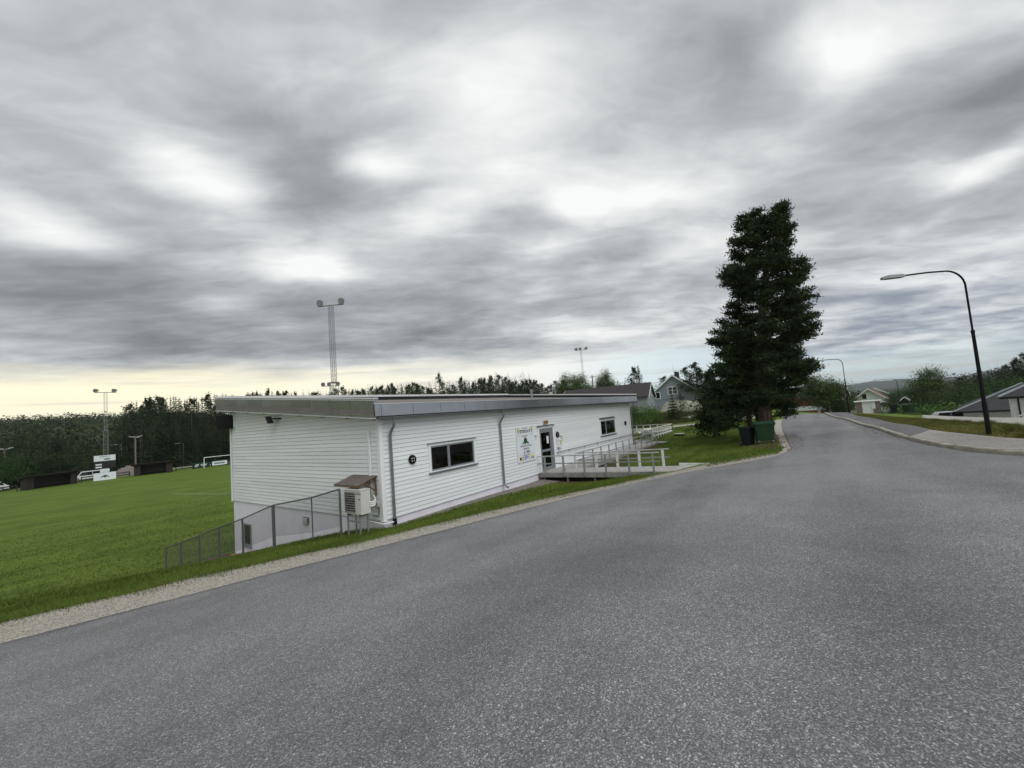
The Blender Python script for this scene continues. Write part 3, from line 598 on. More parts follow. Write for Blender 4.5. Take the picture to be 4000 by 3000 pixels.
text('HØLAND & SETSKOG',8.27,1.49,.125,'ink_grey',sb,sx=.78); text('SPAREBANK',8.27,1.355,.115,'ink_grey',sb,sx=.8); text('VEV',8.42,1.185,.20,'ink',sb); text('SAMARBEIDSPARTNERE',8.27,1.045,.05,'ink',sb)
def flat(poly,y,mat_,parent,name='emblem'): return MB().prism(poly,1,y,y-.0015).build(name,mat_,parent)
cx=8.25
crown=[(cx-.30,1.60),(cx-.24,1.655),(cx-.15,1.68),(cx-.13,1.78),(cx-.07,1.87),(cx,1.905),(cx+.08,1.87),(cx+.14,1.78),(cx+.16,1.69),(cx+.24,1.66),(cx+.31,1.60),(cx+.24,1.585),(cx+.10,1.62),(cx+.035,1.63),(cx+.045,1.60),(cx+.13,1.565),(cx+.03,1.575),(cx-.05,1.56),(cx-.16,1.555),(cx-.04,1.60),(cx-.03,1.635),(cx-.12,1.62),(cx-.22,1.585)]
flat(crown,-.0455,'ink_green',sb)
for i,dz_ in enumerate((0,.02,.04)): flat([(8.02+i*.05,1.10+dz_),(8.045+i*.05,1.10+dz_),(8.09+i*.05,1.23+dz_*.3),(8.065+i*.05,1.23+dz_*.3)],-.0455,'ink',sb)
flat([(8.10,1.262),(8.135,1.262),(8.135,1.298),(8.10,1.298)],-.0455,'ink',sb)
def shield(x,z,s,parent,y=-.0455):
    flat([(x-.07*s,z+.16*s),(x+.07*s,z+.16*s),(x+.08*s,z),(x,z-.17*s),(x-.08*s,z)],y,'ink',parent); flat([(x-.058*s,z+.148*s),(x+.058*s,z+.148*s),(x+.062*s,z+.03*s),(x-.062*s,z+.03*s)],y-.002,'ink_yellow',parent)
    flat([(x-.06*s,z+.02*s),(x+.06*s,z+.02*s),(x+.045*s,z-.07*s),(x,z-.145*s),(x-.045*s,z-.07*s)],y-.002,'white_plastic',parent); flat([(x-.035*s,z-.03*s),(x+.03*s,z-.01*s),(x+.02*s,z-.07*s),(x-.03*s,z-.09*s)],y-.004,'ink',parent); flat([(x-.018*s,z+.06*s),(x+.018*s,z+.06*s),(x,z+.12*s)],y-.004,'ink',parent)
shield(7.70,2.19,1.0,sb); shield(8.85,2.20,1.0,sb)
flat([(7.66,.84),(7.84,.84),(7.84,1.0),(7.66,1.0)],-.0455,'ink_yellow',sb); flat([(7.68,.855),(7.78,.855),(7.82,.90),(7.82,.95),(7.78,.985),(7.68,.985)],-.0475,'ink',sb)
for i in range(3): flat([(7.88,.845+i*.055),(8.02,.845+i*.055),(8.02,.88+i*.055),(7.88,.88+i*.055)],-.0455,'ink' if i!=1 else 'ink_yellow',sb)
flat([(8.08,.84),(8.26,.84),(8.26,1.0),(8.08,1.0)],-.0455,'ink_blue',sb); flat([(8.13,.87),(8.21,.87),(8.21,.93),(8.17,.97),(8.13,.93)],-.0475,'sign_white',sb)
flat([(8.30,.90),(8.36,.90),(8.36,1.0),(8.30,1.0)],-.0455,'ink_blue',sb); 
for i in range(3): flat([(8.39,.86+i*.05),(8.54,.86+i*.05),(8.54,.88+i*.05),(8.39,.88+i*.05)],-.0455,'ink_grey',sb)
flat([(8.60,.95),(8.93,.95),(8.93,1.01),(8.60,1.01)],-.0455,'ink_yellow',sb); text('ØLEN',8.76,.885,.12,'ink',sb,sx=.9)
ar=thing('arrow_sign','small white plate with a black arrow between sponsor board and door','sign',(9.24,-.02,1.86))
MB().box(9.13,9.34,-.030,-.016,1.74,1.98).build('plate','sign_white',ar); flat([(9.18,1.79),(9.31,1.86),(9.18,1.93)],-.0305,'ink',ar)
ex=thing('emergency_light','small amber box lamp above the entrance door','lamp',(10.24,-.02,2.5))
MB().box(10.02,10.47,-.05,-.015,2.42,2.60).build('housing','heat_case',ex,bevel=.008); MB().box(10.05,10.45,-.085,-.052,2.435,2.585).build('cover','orange',ex,bevel=.01)
ae=thing('defibrillator_cabinet','white wall cabinet with a yellow club shield right of the door','cabinet',(11.42,-.02,1.28))
MB().box(11.24,11.6,-.17,-.015,1.08,1.47).build('case','white_plastic',ae,bevel=.012); shield(11.45,1.30,.95,ae,-.1715)
MB().box(11.23,11.61,-.18,-.015,1.472,1.49).build('lid','white_plastic',ae)
st=thing('green_strap','pale green strap hanging from a hook above the white cabinet','strap',(11.75,-.02,1.6))
MB().tube([(11.66,-.03,1.66),(11.72,-.05,1.66),(11.80,-.06,1.58),(11.83,-.06,1.46),(11.80,-.05,1.38)],.018,6).build('band','strap_green',st,smooth=True); MB().box(11.62,11.86,-.03,-.015,1.66,1.69).build('hook','alu',st)
hr=thing('wall_handrail','long grey handrail fixed to the wall right of the door','handrail',(17,-.05,.84))
MB().tube([(11.12,-.085,.84),(FX1,-.085,.86)],.024,10).build('rail','galv',hr,smooth=True)
for bx in (11.2,12.53,14.47,16.33,18.29,20.26,22.1): MB().bar((bx,-.085,.82),(bx,-.016,.76),.035,.035).build('bracket','zinc',hr)
fl=thing('floodlight','black floodlight on a short arm high on the end wall','lamp',(-.02,6.7,3.62))
MB().bar((-.016,6.42,3.61),(-.22,6.75,3.63),.05,.05).build('arm','black_plastic',fl)
MB().hexa([(-.40,6.72,3.44),(-.22,6.60,3.44),(-.14,6.86,3.44),(-.32,6.98,3.44),(-.44,6.85,3.74),(-.26,6.73,3.74),(-.18,7.02,3.74),(-.36,7.14,3.74)]).build('housing','black_plastic',fl,bevel=.015)
MB().hexa([(-.415,6.745,3.46),(-.412,6.742,3.46),(-.337,6.972,3.46),(-.34,6.975,3.46),(-.452,6.865,3.73),(-.449,6.862,3.73),(-.372,7.125,3.73),(-.375,7.128,3.73)]).build('lens','lamp_glass',fl)
ls=thing('loudspeaker','black loudspeaker box under the eave at the field corner','loudspeaker',(0,11.5,3.7))
MB().hexa([(-.62,11.42,3.42),(-.10,11.02,3.42),(.16,11.55,3.42),(-.34,12.0,3.42),(-.62,11.42,4.05),(-.10,11.02,4.05),(.16,11.55,4.05),(-.34,12.0,4.05)]).build('cabinet','black_plastic',ls,bevel=.02)
MB().tube([(-.10,11.08,3.95),(-.03,10.98,4.1),(-.02,10.8,4.12)],.012,6).build('cable','galv',ls,smooth=True); MB().box(-.06,-.014,10.9,10.99,3.46,4.05).build('mount','trim_white',ls)
# heat pump
hp=thing('heat_pump','cream outdoor heat pump unit on a pale steel stand at the building corner','heat pump',(-.62,.42,.34))
MB().box(-.80,-.46,-.02,.85,.35,1.08).build('casing','heat_case',hp,bevel=.012); MB().box(-.815,-.45,-.03,.86,1.082,1.10).build('top_cover','heat_case',hp,bevel=.006)
MB().box(-.806,-.801,.25,.82,.40,1.02).build('fan_recess','grille',hp)
fan=MB(); 
for i in range(5):
    a=2*math.pi*i/5
    fan.add([(-.8075,.535,.71),(-.8075,.535+.25*math.cos(a),.71+.25*math.sin(a)),(-.8075,.535+.25*math.cos(a+.7),.71+.25*math.sin(a+.7))],[(0,1,2)])
fan.build('fan','dark_metal',hp)
for i in range(9): MB().box(-.822,-.812,.24,.83,.42+i*.072,.427+i*.072).build('grille_bar','heat_case',hp)
MB().box(-.822,-.811,.235,.248,.40,1.02).box(-.822,-.811,.822,.835,.40,1.02).build('grille_frame','heat_case',hp)
text('Zubadan',0,0,.085,'ink_grey',hp,rot=lambda a,b,c:(-.8015-c,.12-a,.985+b)); MB().box(-.8025,-.8005,.02,.11,.80,.83).build('maker_label','ink',hp)
for yy in (.1,.72): MB().box(-.78,-.48,yy,yy+.05,.31,.349).build('foot','rubber',hp)
for i in range(3): MB().tube([(-.5,-.03,.56+i*.06),(-.44,-.09,.56+i*.06),(-.36,-.08,.58+i*.06),(-.2,.1,.62+i*.05),(-.06,.42,.72+i*.05),(-.05,.48,.9)],.02,8).build('refrigerant_pipe','white_plastic',hp,smooth=True)
hs=thing('heat_pump_stand','pale bolted steel stand carrying the heat pump','stand',(-.62,.42,-.2))
for (lx,ly) in ((-.77,.12),(-.77,.75),(-.49,.12),(-.49,.75)): MB().box(lx-.02,lx+.02,ly-.02,ly+.02,-.45,.30).build('leg','galv',hs)
MB().bar((-.77,.142,.12),(-.77,.728,.12),.03,.05).build('crossbar','galv',hs); MB().bar((-.75,.12,.285),(-.51,.12,.285),.03,.04).bar((-.75,.75,.285),(-.51,.75,.285),.03,.04).build('top_bar','galv',hs); MB().bar((-.77,.142,.285),(-.77,.728,.285),.03,.03).build('crossbar','galv',hs)
sh=thing('heat_pump_canopy','small weathered wooden canopy over the heat pump','canopy',(-.3,.85,1.3))
for i in range(6):
    y0=.20+i*.222; MB().hexa([(-.74,y0,1.195),(-.02,y0,1.40),(-.02,y0+.216,1.40),(-.74,y0+.216,1.195),(-.74,y0,1.217),(-.02,y0,1.422),(-.02,y0+.216,1.422),(-.74,y0+.216,1.217)]).build('plank','old_wood',sh)
for y0 in (.27,1.45):
    MB().bar((-.70,y0,1.175),(-.02,y0,1.37),.04,.05).build('rafter','brown_wood',sh); MB().box(-.06,-.016,y0-.02,y0+.02,.78,1.34).build('wall_batten','brown_wood',sh); MB().bar((-.42,y0,1.235),(-.06,y0,.92),.035,.04).build('brace','brown_wood',sh)
MB().bar((-.72,.2,1.175),(-.72,1.53,1.175),.03,.04).build('front_batten','brown_wood',sh)
tp=thing('outdoor_tap','beige wall junction box with cable beside the heat pump','wall box',(-.03,.2,.35))
MB().box(-.08,-.016,.13,.27,.42,.56).build('box','heat_case',tp,bevel=.01); MB().tube([(-.05,.16,.42),(-.06,.14,.25),(-.05,.25,.12),(-.04,.5,.12)],.012,6).build('cable','black_plastic',tp,smooth=True)
wp=thing('drain_pipe','white plastic drain pipe running along the foundation to the downpipe','pipe',(-.05,.4,-.1)); MB().tube([(.30,-.10,-.11),(-.06,-.06,-.10),(-.08,.15,-.08),(-.07,1.0,-.05)],.022,8).build('pipe','white_plastic',wp,smooth=True)
tb=thing('ground_timber','dark timber edging stepping down along the end wall','edging',(-.1,4,-1))
for y0,y1 in ((1.2,3.3),(3.32,5.5),(5.52,7.6)):
    MB().bar((-.14,y0,-.20-.213*y0),(-.14,y1,-.20-.213*y1),.07,.16).build('beam','old_wood',tb)
# ---------------- chain-link fence ----------------
fc=thing('chain_link_fence','dark chain-link fence stepping down the slope beside the basement','fence',(-1.1,5,-1))
tops=[(-.98,.95,1.13),(-1.33,1.36,.955),(-1.1,4.97,.41),(-1.36,6.95,-.18),(-1.56,8.67,-.61),(-1.72,10.35,-1.06),(-1.93,11.88,-1.46),(-2.15,13.1,-1.78)]
tops=[(-1.0,.78,1.14),(-1.06,2.35,.81),(-1.1,4.97,.41),(-1.36,6.95,-.18),(-1.56,8.67,-.61),(-1.72,10.35,-1.06),(-1.93,11.88,-1.46),(-2.15,13.1,-1.78)]
wire=MB()
def wseg(a,b):
    a=Vector(a);b=Vector(b); d=(b-a).normalized(); x=d.cross(Vector((1,.2,0))).normalized()*.0034; y=d.cross(x).normalized()*.0034
    wire.add([a+x,a-x*.5+y*.87,a-x*.5-y*.87,b+x,b-x*.5+y*.87,b-x*.5-y*.87],[(0,1,4,3),(1,2,5,4),(2,0,3,5)])
for i,t in enumerate(tops):
    g=min(H1(t[0],t[1]),t[2]-1.1)-.1; r=.055 if i==2 else (.02 if i==1 else .034)
    MB().tube([(t[0],t[1],g),t],r,10).build('post','post_grey',fc,smooth=True)
    if i+1<len(tops):
        n=tops[i+1]; MB().tube([t,n],.024,8).build('top_rail','post_grey',fc,smooth=True)
        a=Vector(t);b_=Vector(n); dn=Vector((0,0,-1.12)); L=(b_-a).length
        MB().tube([a+dn,b_+dn],.006,5).build('tension_wire','galv',fc)
        s=.085; hgt=1.12; k=-int(hgt/s)-1
        while k*s<L:
            for dirn in (1,-1):
                # wire rising from bottom offset u0 to top offset u0+hgt (45 degrees), clipped to the panel
                u0=k*s; 
                if dirn==1: p0,p1=(u0,0.0),(u0+hgt,hgt)
                else: p0,p1=(u0+hgt,0.0),(u0,hgt)
                def clip(p,q_):
                    (u,v),(u2,v2)=p,q_
                    if u<0: v=v+(0-u)*(v2-v)/(u2-u); u=0
                    if u>L: v=v+(L-u)*(v2-v)/(u2-u); u=L
                    return u,v
                if max(p0[0],p1[0])<=0.001 or min(p0[0],p1[0])>=L-.001: continue
                c0=clip(p0,p1); c1=clip(p1,p0)
                f=lambda c:a+(b_-a)*(c[0]/L)+dn*(1-c[1]/hgt)
                wseg(f(c0),f(c1))
            k+=1
wire.build('wire_mesh','post_grey',fc)['kind']='stuff'
ho=thing('red_hose','pale red hose lying on the bare slope behind the fence','hose',(-1.2,9.5,-1.9))
def hosep(P): return [(x,y,H1(x,y)+.05+o) for x,y,o in P]
MB().tube(hosep([(-.1,11.0,.0),(-.45,10.4,.02),(-.7,9.9,.03),(-.85,9.2,.02),(-1.0,8.6,.0),(-1.35,8.5,0),(-1.5,8.9,.02),(-1.5,10,.0),(-1.6,11.2,.0)]),.032,8).build('tube','copper_hose',ho,smooth=True)
# ---------------- entrance ramp and walkway ----------------
rp=thing('entrance_ramp','grey boarded ramp with metal railings leading to the entrance door','ramp',(10,-3,-.1))
def dz_(y): return .045+(-y)*.027
def deckz(y): return dz_(y)-.0
# ramp planks run across (along X)
y=-.02; 
while y>-6.35:
    h=dz_(y); MB().hexa([(9.27,y-.112,dz_(y-.112)-.03),(10.86,y-.112,dz_(y-.112)-.03),(10.86,y,h-.03),(9.27,y,h-.03),(9.27,y-.112,dz_(y-.112)),(10.86,y-.112,dz_(y-.112)),(10.86,y,h),(9.27,y,h)]).build('plank','deck_wood',rp); y-=.12
x=10.98-.1
while x<23.75:
    MB().box(x,x+.112,-1.40,-.02,.012,.042).build('plank','deck_wood',rp); x+=.12
# side beams
MB().bar((9.245,-.03,-.075),(9.245,-5.15,.05),.045,.19).build('side_beam','grey_wood',rp); MB().bar((9.245,-5.18,.085),(9.245,-6.4,.13),.045,.10).build('side_beam','grey_wood',rp); MB().bar((10.885,-1.42,-.05),(10.885,-6.3,.08),.045,.17).build('side_beam','grey_wood',rp); MB().bar((10.91,-1.425,-.085),(23.8,-1.425,-.085),.045,.19).build('side_beam','grey_wood',rp); MB().bar((23.79,-1.39,-.085),(23.79,-.03,-.085),.045,.19).build('side_beam','grey_wood',rp)
for (lx,ly) in ((9.3,-.3),(9.3,-1.6),(9.32,-3.0),(10.8,-2.5),(12.5,-1.3),(15,-1.3),(18,-1.3),(21,-1.3),(23.6,-1.3)): MB().box(lx-.03,lx+.03,ly-.03,ly+.03,H1(lx,ly)-.2,-.02).build('support_leg','grey_wood',rp)
def rail_run(pts,posts,postmat,w,railz,offx=0,offy=0,midn=1,base=-.17):
    a,b_=[Vector(p) for p in pts]
    MB().bar(a+Vector((0,0,.0)),b_+Vector((0,0,.0)),.055,.05).build('handrail','alu',rp,bevel=.012)
    for j in range(midn):
        dzm=-.36-.0*j; MB().bar(a+Vector((0,0,dzm)),b_+Vector((0,0,dzm)),.03,.05).build('mid_rail','galv',rp)
    for t in posts:
        p=a+(b_-a)*t; MB().box(p.x+offx-w/2,p.x+offx+w/2,p.y+offy-w/2,p.y+offy+w/2,p.z-.95+base,p.z-.027).build('post',postmat,rp)
def rr(ylist,y0,y1): return [(y-y0)/(y1-y0) for y in ylist]
rail_run(((9.19,.0,.855),(9.19,-6.03,1.0)),rr((-.45,-1.48,-2.57,-3.63,-4.7,-5.76),0,-6.03),'galv',.07,0,base=-.0)
rail_run(((10.84,-1.30,.81),(10.84,-5.98,.965)),rr((-2.42,-3.52,-4.6,-5.69),-1.30,-5.98),'white_wood',.095,0,base=.06)
rail_run(((10.78,-1.45,.83),(23.85,-1.45,.865)),rr((11.43,12.58,13.66,14.77,15.88,17.01,18.12,19.24,20.38,21.53,22.67,23.78),10.78,23.85),'galv',.05,0,base=0)
rail_run(((23.83,-1.42,.865),(23.83,-.3,.865)),(.5,1.0),'galv',.05,0)
MB().box(10.70,10.80,-1.36,-1.26,.06,.78).build('post','white_wood',rp)
lp=thing('landing_plate','pale plank path slab at the foot of the ramp','path slab',(11,-6.8,.2))
MB().hexa([(9.5,-7.6,.255),(11.0,-7.6,.255),(11.0,-6.4,.18),(9.4,-6.4,.18),(9.5,-7.6,.295),(11.0,-7.6,.295),(11.0,-6.4,.225),(9.4,-6.4,.225)]).build('slab','deck_wood',lp); MB().box(11.02,11.10,-8.2,-6.3,.15,.31).build('edge_board','white_wood',lp)
lf=thing('dark_shoe_scraper','small dark mat lying on the ramp deck','mat',(10.3,-1.0,.08)); MB().sphere((10.2,-.95,.085),.12,10,6,(1,.6,.2)).build('mat','black_plastic',lf)
stp=thing('timber_step','rough timber step block at the far end of the walkway','step',(24.6,-1.2,-.1)); MB().box(23.95,25.2,-1.9,-.6,-.3,.0).build('block','old_wood',stp); MB().box(23.93,25.25,-1.95,-.58,.002,.035).build('tread','grey_wood',stp)
# ---------------- terrace at the far end with benches ----------------
tr=thing('terrace','low wooden terrace with grey railing beyond the far end of the clubhouse','terrace',(28,2.5,0))
x=23.9
while x<32.6:
    MB().box(x,x+.112,-.3,5.2,.012,.042).build('plank','deck_wood',tr); x+=.12
MB().box(23.9,32.7,-.33,-.302,-.25,.0).build('skirt_board','grey_wood',tr)
for a,b_ in (((32.7,-.3,.98),(32.7,5.2,.98)),((26.6,-.3,.98),(32.7,-.3,.98)),((23.9,5.2,.98),(32.7,5.2,.98))):
    MB().bar(a,b_,.10,.04).build('handrail','white_wood',tr); 
    n=8
    a=Vector(a);b_=Vector(b_)
    for i in range(n+1): 
        p=a+(b_-a)*i/n; MB().box(p.x-.035,p.x+.035,p.y-.035,p.y+.035,-.1,.955).build('post','white_wood',tr)
    for zz in (.62,.35): MB().bar(Vector((a.x,a.y,zz)),Vector((b_.x,b_.y,zz)),.025,.11).build('rail_board','white_wood',tr)
def picnic(x,y,lab,rot=0,mat_='brown_wood'):
    t=thing('picnic_table',lab,'picnic table',(x,y,.045),'picnic tables on the terrace')
    for i in range(5): MB().box(-.9,.9,-.36+i*.145,-.225+i*.145,.70,.735).build('top_plank',mat_,t,world=False)
    for s in (-1,1):
        MB().box(-.9,.9,s*.72-.13,s*.72+.13,.43,.465).build('bench',mat_,t,world=False)
        for e in (-.65,.65): MB().bar((e,s*.60,0),(e,s*.16,.70),.05,.10,(1,0,0)).build('leg',mat_,t,world=False)
    for e in (-.65,.65): MB().bar((e,-.72,.41),(e,.72,.41),.05,.09).build('cross_beam',mat_,t,world=False)
    t.rotation_euler=(0,0,rot)
picnic(26.6,2.1,'brown picnic table just past the building corner on the terrace',R(80)); picnic(29.6,1.0,'pale picnic table nearest the outer terrace railing',R(20),'white_wood')
wb=thing('white_bench','white slatted bench behind the brown picnic table','bench',(28.5,4.2,.045))
MB().box(27.4,29.6,4.0,4.4,.44,.48).build('seat','white_wood',wb); 
for i in range(9): MB().box(27.45+i*.25,27.56+i*.25,4.42,4.45,.5,.95).build('back_slat','white_wood',wb)
MB().box(27.4,29.6,4.40,4.46,.95,1.02).build('top_rail','white_wood',wb)
for e in (27.5,29.5): MB().box(e-.04,e+.04,4.05,4.35,.045,.44).build('leg','white_wood',wb)
mh=thing('manhole_cover','pale concrete well cover set in the lawn right of the terrace','well cover',(33,-2.6,.1)); MB().tube([(29.5,-1.7,H1(29.5,-1.7)-.1),(29.5,-1.7,H1(29.5,-1.7)+.16)],.45,20).build('ring','black_plastic',mh,smooth=True); MB().tube([(29.5,-1.7,H1(29.5,-1.7)+.16),(29.5,-1.7,H1(29.5,-1.7)+.21)],.46,20).build('lid','gravel_road',mh,smooth=True)
# ---------------- street furniture ----------------
def onto(o,x,y,rz=0,dz=0): o.location=(x,y,H1(x,y)+dz); o.rotation_euler=(0,0,rz)
def wheelie():
    t=thing('wheeled_bin','black two-wheeled waste bin beside the green container','bin')
    MB().hexa([(-.20,-.24,.06),(.20,-.24,.06),(.20,.20,.06),(-.20,.20,.06),(-.28,-.34,1.0),(.28,-.34,1.0),(.28,.30,1.0),(-.28,.30,1.0)]).build('body','bin_black',t,bevel=.02,world=False)
    MB().hexa([(-.31,-.38,1.0),(.31,-.38,1.0),(.31,.36,1.0),(-.31,.36,1.0),(-.29,-.36,1.05),(.29,-.36,1.05),(.29,.34,1.09),(-.29,.34,1.09)]).build('lid','bin_black',t,bevel=.015,world=False)
    MB().tube([(-.24,.40,1.02),(.24,.40,1.02)],.018,8).build('handle','bin_black',t,world=False)
    for s in (-1,1): MB().tube([(s*.22,.22,.10),(s*.28,.22,.10)],.10,14).build('wheel','rubber',t,world=False,smooth=True)
    return t
def container():
    t=thing('waste_container','green four-wheeled waste container under the big pine','container')
    MB().hexa([(-.52,-.28,.24),(.52,-.28,.24),(.52,.28,.24),(-.52,.28,.24),(-.63,-.38,1.16),(.63,-.38,1.16),(.63,.38,1.16),(-.63,.38,1.16)]).build('body','bin_green',t,bevel=.03,world=False)
    MB().box(-.67,.67,-.42,.42,1.11,1.165).build('rim','bin_green',t,bevel=.01,world=False)
    MB().add([(-.68,-.43,1.167),(.68,-.43,1.167),(.68,-.2,1.25),(-.68,-.2,1.25),(.68,.2,1.28),(-.68,.2,1.28),(.68,.43,1.19),(-.68,.43,1.19)],[(0,1,2,3),(3,2,4,5),(5,4,6,7),(0,3,5,7),(1,6,4,2),(0,7,6,1)]).build('lid','bin_green',t,world=False)
    for s in (-1,1):
        MB().tube([(s*.70,-.1,1.08),(s*.70,.1,1.08)],.03,8).bar((s*.60,0,1.08),(s*.70,0,1.08),.05,.05).build('lift_pin','bin_green',t,world=False)
        MB().tube([(s*.38,-.44,1.10),(s*.36,-.47,1.06),(s*.14,-.47,1.06),(s*.12,-.44,1.10)],.014,6).build('grip','bin_green',t,world=False)
        for e in (-1,1):
            w=MB().tube([(s*.46-.025,e*.24,.10),(s*.46+.025,e*.24,.10)],.10,14).build('castor','rubber',t,world=False,smooth=True); MB().bar((s*.46,e*.24,.10),(s*.44,e*.2,.25),.09,.03).build('castor_fork','alu',w,world=False)
    MB().box(.585,.605,-.22,-.08,.72,1.0).build('side_label','white_plastic',t,world=False)
    for i in range(3): MB().bar((-.3+i*.3,-.36,1.05),(-.3+i*.3,-.295,.35),.03,.02).build('rib','bin_green',t,world=False)
    return t
wbn=wheelie(); onto(wbn,18.05,-8.25,R(-25),0); ct=container(); onto(ct,18.0,-9.1,R(-76),0); ct.scale=(.74,.95,.98)
ct2=container(); tag(ct2,'far green waste container standing on the lawn below the footway'); onto(ct2,60.5,-20.6,R(20),.25)
b=wheelie(); tag(b,'dark two-wheeled bin left of the far green container'); onto(b,60.3,-19.2,R(10),.25)
def street_lamp(x,y,h,arm,label,sc=1,rz=0):
    g=H1(x,y); t=thing('street_lamp',label,'street lamp',(x,y,g),'street lamps along the footway')
    # arm reaches out over the road
    ca,sa=math.cos(rz),math.sin(rz)
    P=lambda u,z:(x+u*ca,y+u*sa,g+z)
    MB().tube([P(0,-.3),P(0,1.2),P(0,1.25),P(0,h*.62)],[.075*sc,.07*sc,.062*sc,.05*sc],12).build('pole','lamp_pole',t,smooth=True)
    r=.62; MB().tube([P(0,h*.62),P(0,h-r)]+[P(r-r*math.cos(a),h-r+r*math.sin(a)) for a in np.linspace(.15,1.45,7)]+[P(arm*.6,h+.02),P(arm,h+.0)],.032*sc,10).build('arm','lamp_pole',t,smooth=True)
    MB().tube([P(0,h*.62-.06),P(0,h*.62+.04)],.06*sc,10).build('collar','lamp_pole',t,smooth=True)
    a=Vector(P(arm,h)); d=Vector((ca,sa,0)); s=Vector((-sa,ca,0)); 
    hd=MB()
    pr=[(0,.06,.03,-.05),(.12,.10,.06,-.07),(.6,.13,.07,-.07),(.82,.08,.02,-.07)]
    vs_=[]
    for (u,w,zt,zb) in pr: vs_+=[a+d*u-s*w+Vector((0,0,zb)),a+d*u+s*w+Vector((0,0,zb)),a+d*u+s*w*.7+Vector((0,0,zt)),a+d*u-s*w*.7+Vector((0,0,zt))]
    fs_=[(0,3,2,1),(12,13,14,15)]
    for i in range(3):
        for k in range(4): fs_.append((i*4+k,i*4+(k+1)%4,(i+1)*4+(k+1)%4,(i+1)*4+k))
    hd.add(vs_,fs_).build('lamp_head','lamp_head',t,bevel=.015)
street_lamp(14.05,-16.48,6.22,1.95,'tall black street lamp with an outreach arm at the right of the road',1,R(118))
street_lamp(48.49,-14.35,5.95,2.2,'middle street lamp standing at the crest beside the birch',1,R(118))
street_lamp(100.7,-24.8,6.7,3.0,'farthest street lamp down the hill behind the white house',1.2,R(112))
# red hydrant marker
hy=thing('red_marker_post','short red marker post standing at the gravel path','post',(43.6,-2.9,.3)); g=H1(41.9,-2.1); hy.location=(41.9,-2.1,g)
MB().tube([(41.9,-2.1,g-.1),(41.9,-2.1,g+.3),(41.9,-2.1,g+.34),(41.9,-2.1,g+.72),(41.9,-2.1,g+.78)],[.16,.15,.21,.21,.12],10).build('body','red_plastic',hy,smooth=True); MB().tube([(41.9,-2.1,g+.781),(41.9,-2.1,g+.85)],[.20,.16],10).build('cap','red_plastic',hy,smooth=True)
# ---------------- field side ----------------
def lattice(x,y,h,label,w0=.75,w1=.5,heads=2,rz=R(-20),sc=1.0):
    g=H1(x,y); t=thing('floodlight_mast',label,'floodlight mast',(x,y,g),'floodlight masts round the field')
    def seg(z0,z1,w,nb,name):
        m_=MB(); r=w/2; pr=.016
        C4=[(-r,-r),(r,-r),(r,r),(-r,r)]
        C4=[(a*math.cos(rz)-b_*math.sin(rz),a*math.sin(rz)+b_*math.cos(rz)) for a,b_ in C4]
        for c in C4: m_.bar((x+c[0],y+c[1],g+z0),(x+c[0],y+c[1],g+z1),pr*2,pr*2)
        st=(z1-z0)/nb
        for i in range(nb):
            for k in range(4):
                a,b_=C4[k],C4[(k+1)%4]; za,zb=g+z0+i*st,g+z0+(i+1)*st
                m_.bar((x+a[0],y+a[1],za),(x+b_[0],y+b_[1],zb),pr,pr); m_.bar((x+b_[0],y+b_[1],za),(x+a[0],y+a[1],zb),pr,pr)
        m_.build(name,'mast_steel',t)
    seg(-.3,h*.55,w0,int(h*.55/.55),'lower_section'); seg(h*.55,h,w1,int(h*.45/.5),'upper_section')
    MB().box(x-w0*.62,x+w0*.62,y-w0*.62,y+w0*.62,g+h*.55-.05,g+h*.55+.05).build('joint_collar','mast_steel',t)
    ca,sa=math.cos(rz),math.sin(rz); L=1.35*sc
    MB().bar((x-ca*L*1.2,y-sa*L*1.2,g+h+.05),(x+ca*L*1.2,y+sa*L*1.2,g+h+.05),.12*sc,.12*sc).build('head_beam','mast_steel',t)
    for s in ((-1,1) if heads==2 else (-1,-.2,1)):
        cx,cy,cz=x+ca*L*s,y+sa*L*s,g+h+.5*sc
        hd=MB().sphere((cx,cy,cz),.40*sc,12,8,(1,.75,.62)).build('lamp_head','lamp_head',t,smooth=True); [MB().bar((cx+q*ca*.3*sc,cy+q*sa*.3*sc,g+h+.1),(cx+q*ca*.3*sc,cy+q*sa*.3*sc,cz),.05,.05).build('bracket','mast_steel',hd) for q in (-1,1)]
        n_=Vector((-.5,-.8,-.3)).normalized(); c=Vector((cx,cy,cz))+n_*.30*sc; MB().tube([c,c+n_*.08*sc],[.36*sc,.38*sc],14).build('lens','galv',hd,smooth=True)
lattice(11.05,98.83,16.2,'leftmost floodlight mast behind the dugouts and scoreboard',.6,.42,2,R(-6),.95)
lattice(17.2,30.7,19.0,'tall lattice floodlight mast rising behind the roof',.62,.42,2,R(-58),.9)
lattice(95.06,38.64,17.4,'far slim floodlight mast among the birches',.65,.45,3,R(-65),1.0)
lattice(60,103,15.5,'distant floodlight mast whose lamps just clear the roof edge',.7,.6,3,R(-40),1.5)
def wood_pole(x,y,h,label,heads=2):
    g=H1(x,y); t=thing('wooden_light_pole',label,'light pole',(x,y,g),'wooden light poles behind the field')
    MB().tube([(x,y,g-.3),(x,y,g+h)],[.17,.12],8).build('pole','pole_wood',t,smooth=True)
    for s in ((-1,1) if heads==2 else (-1,)): MB().hexa([(x+s*.1,y-.2,g+h),(x+s*1.0,y-.25,g+h+.25),(x+s*1.0,y+.25,g+h+.25),(x+s*.1,y+.2,g+h),(x+s*.1,y-.2,g+h+.18),(x+s*1.0,y-.25,g+h+.38),(x+s*1.0,y+.25,g+h+.38),(x+s*.1,y+.2,g+h+.18)]).build('lamp_head','alu',t)
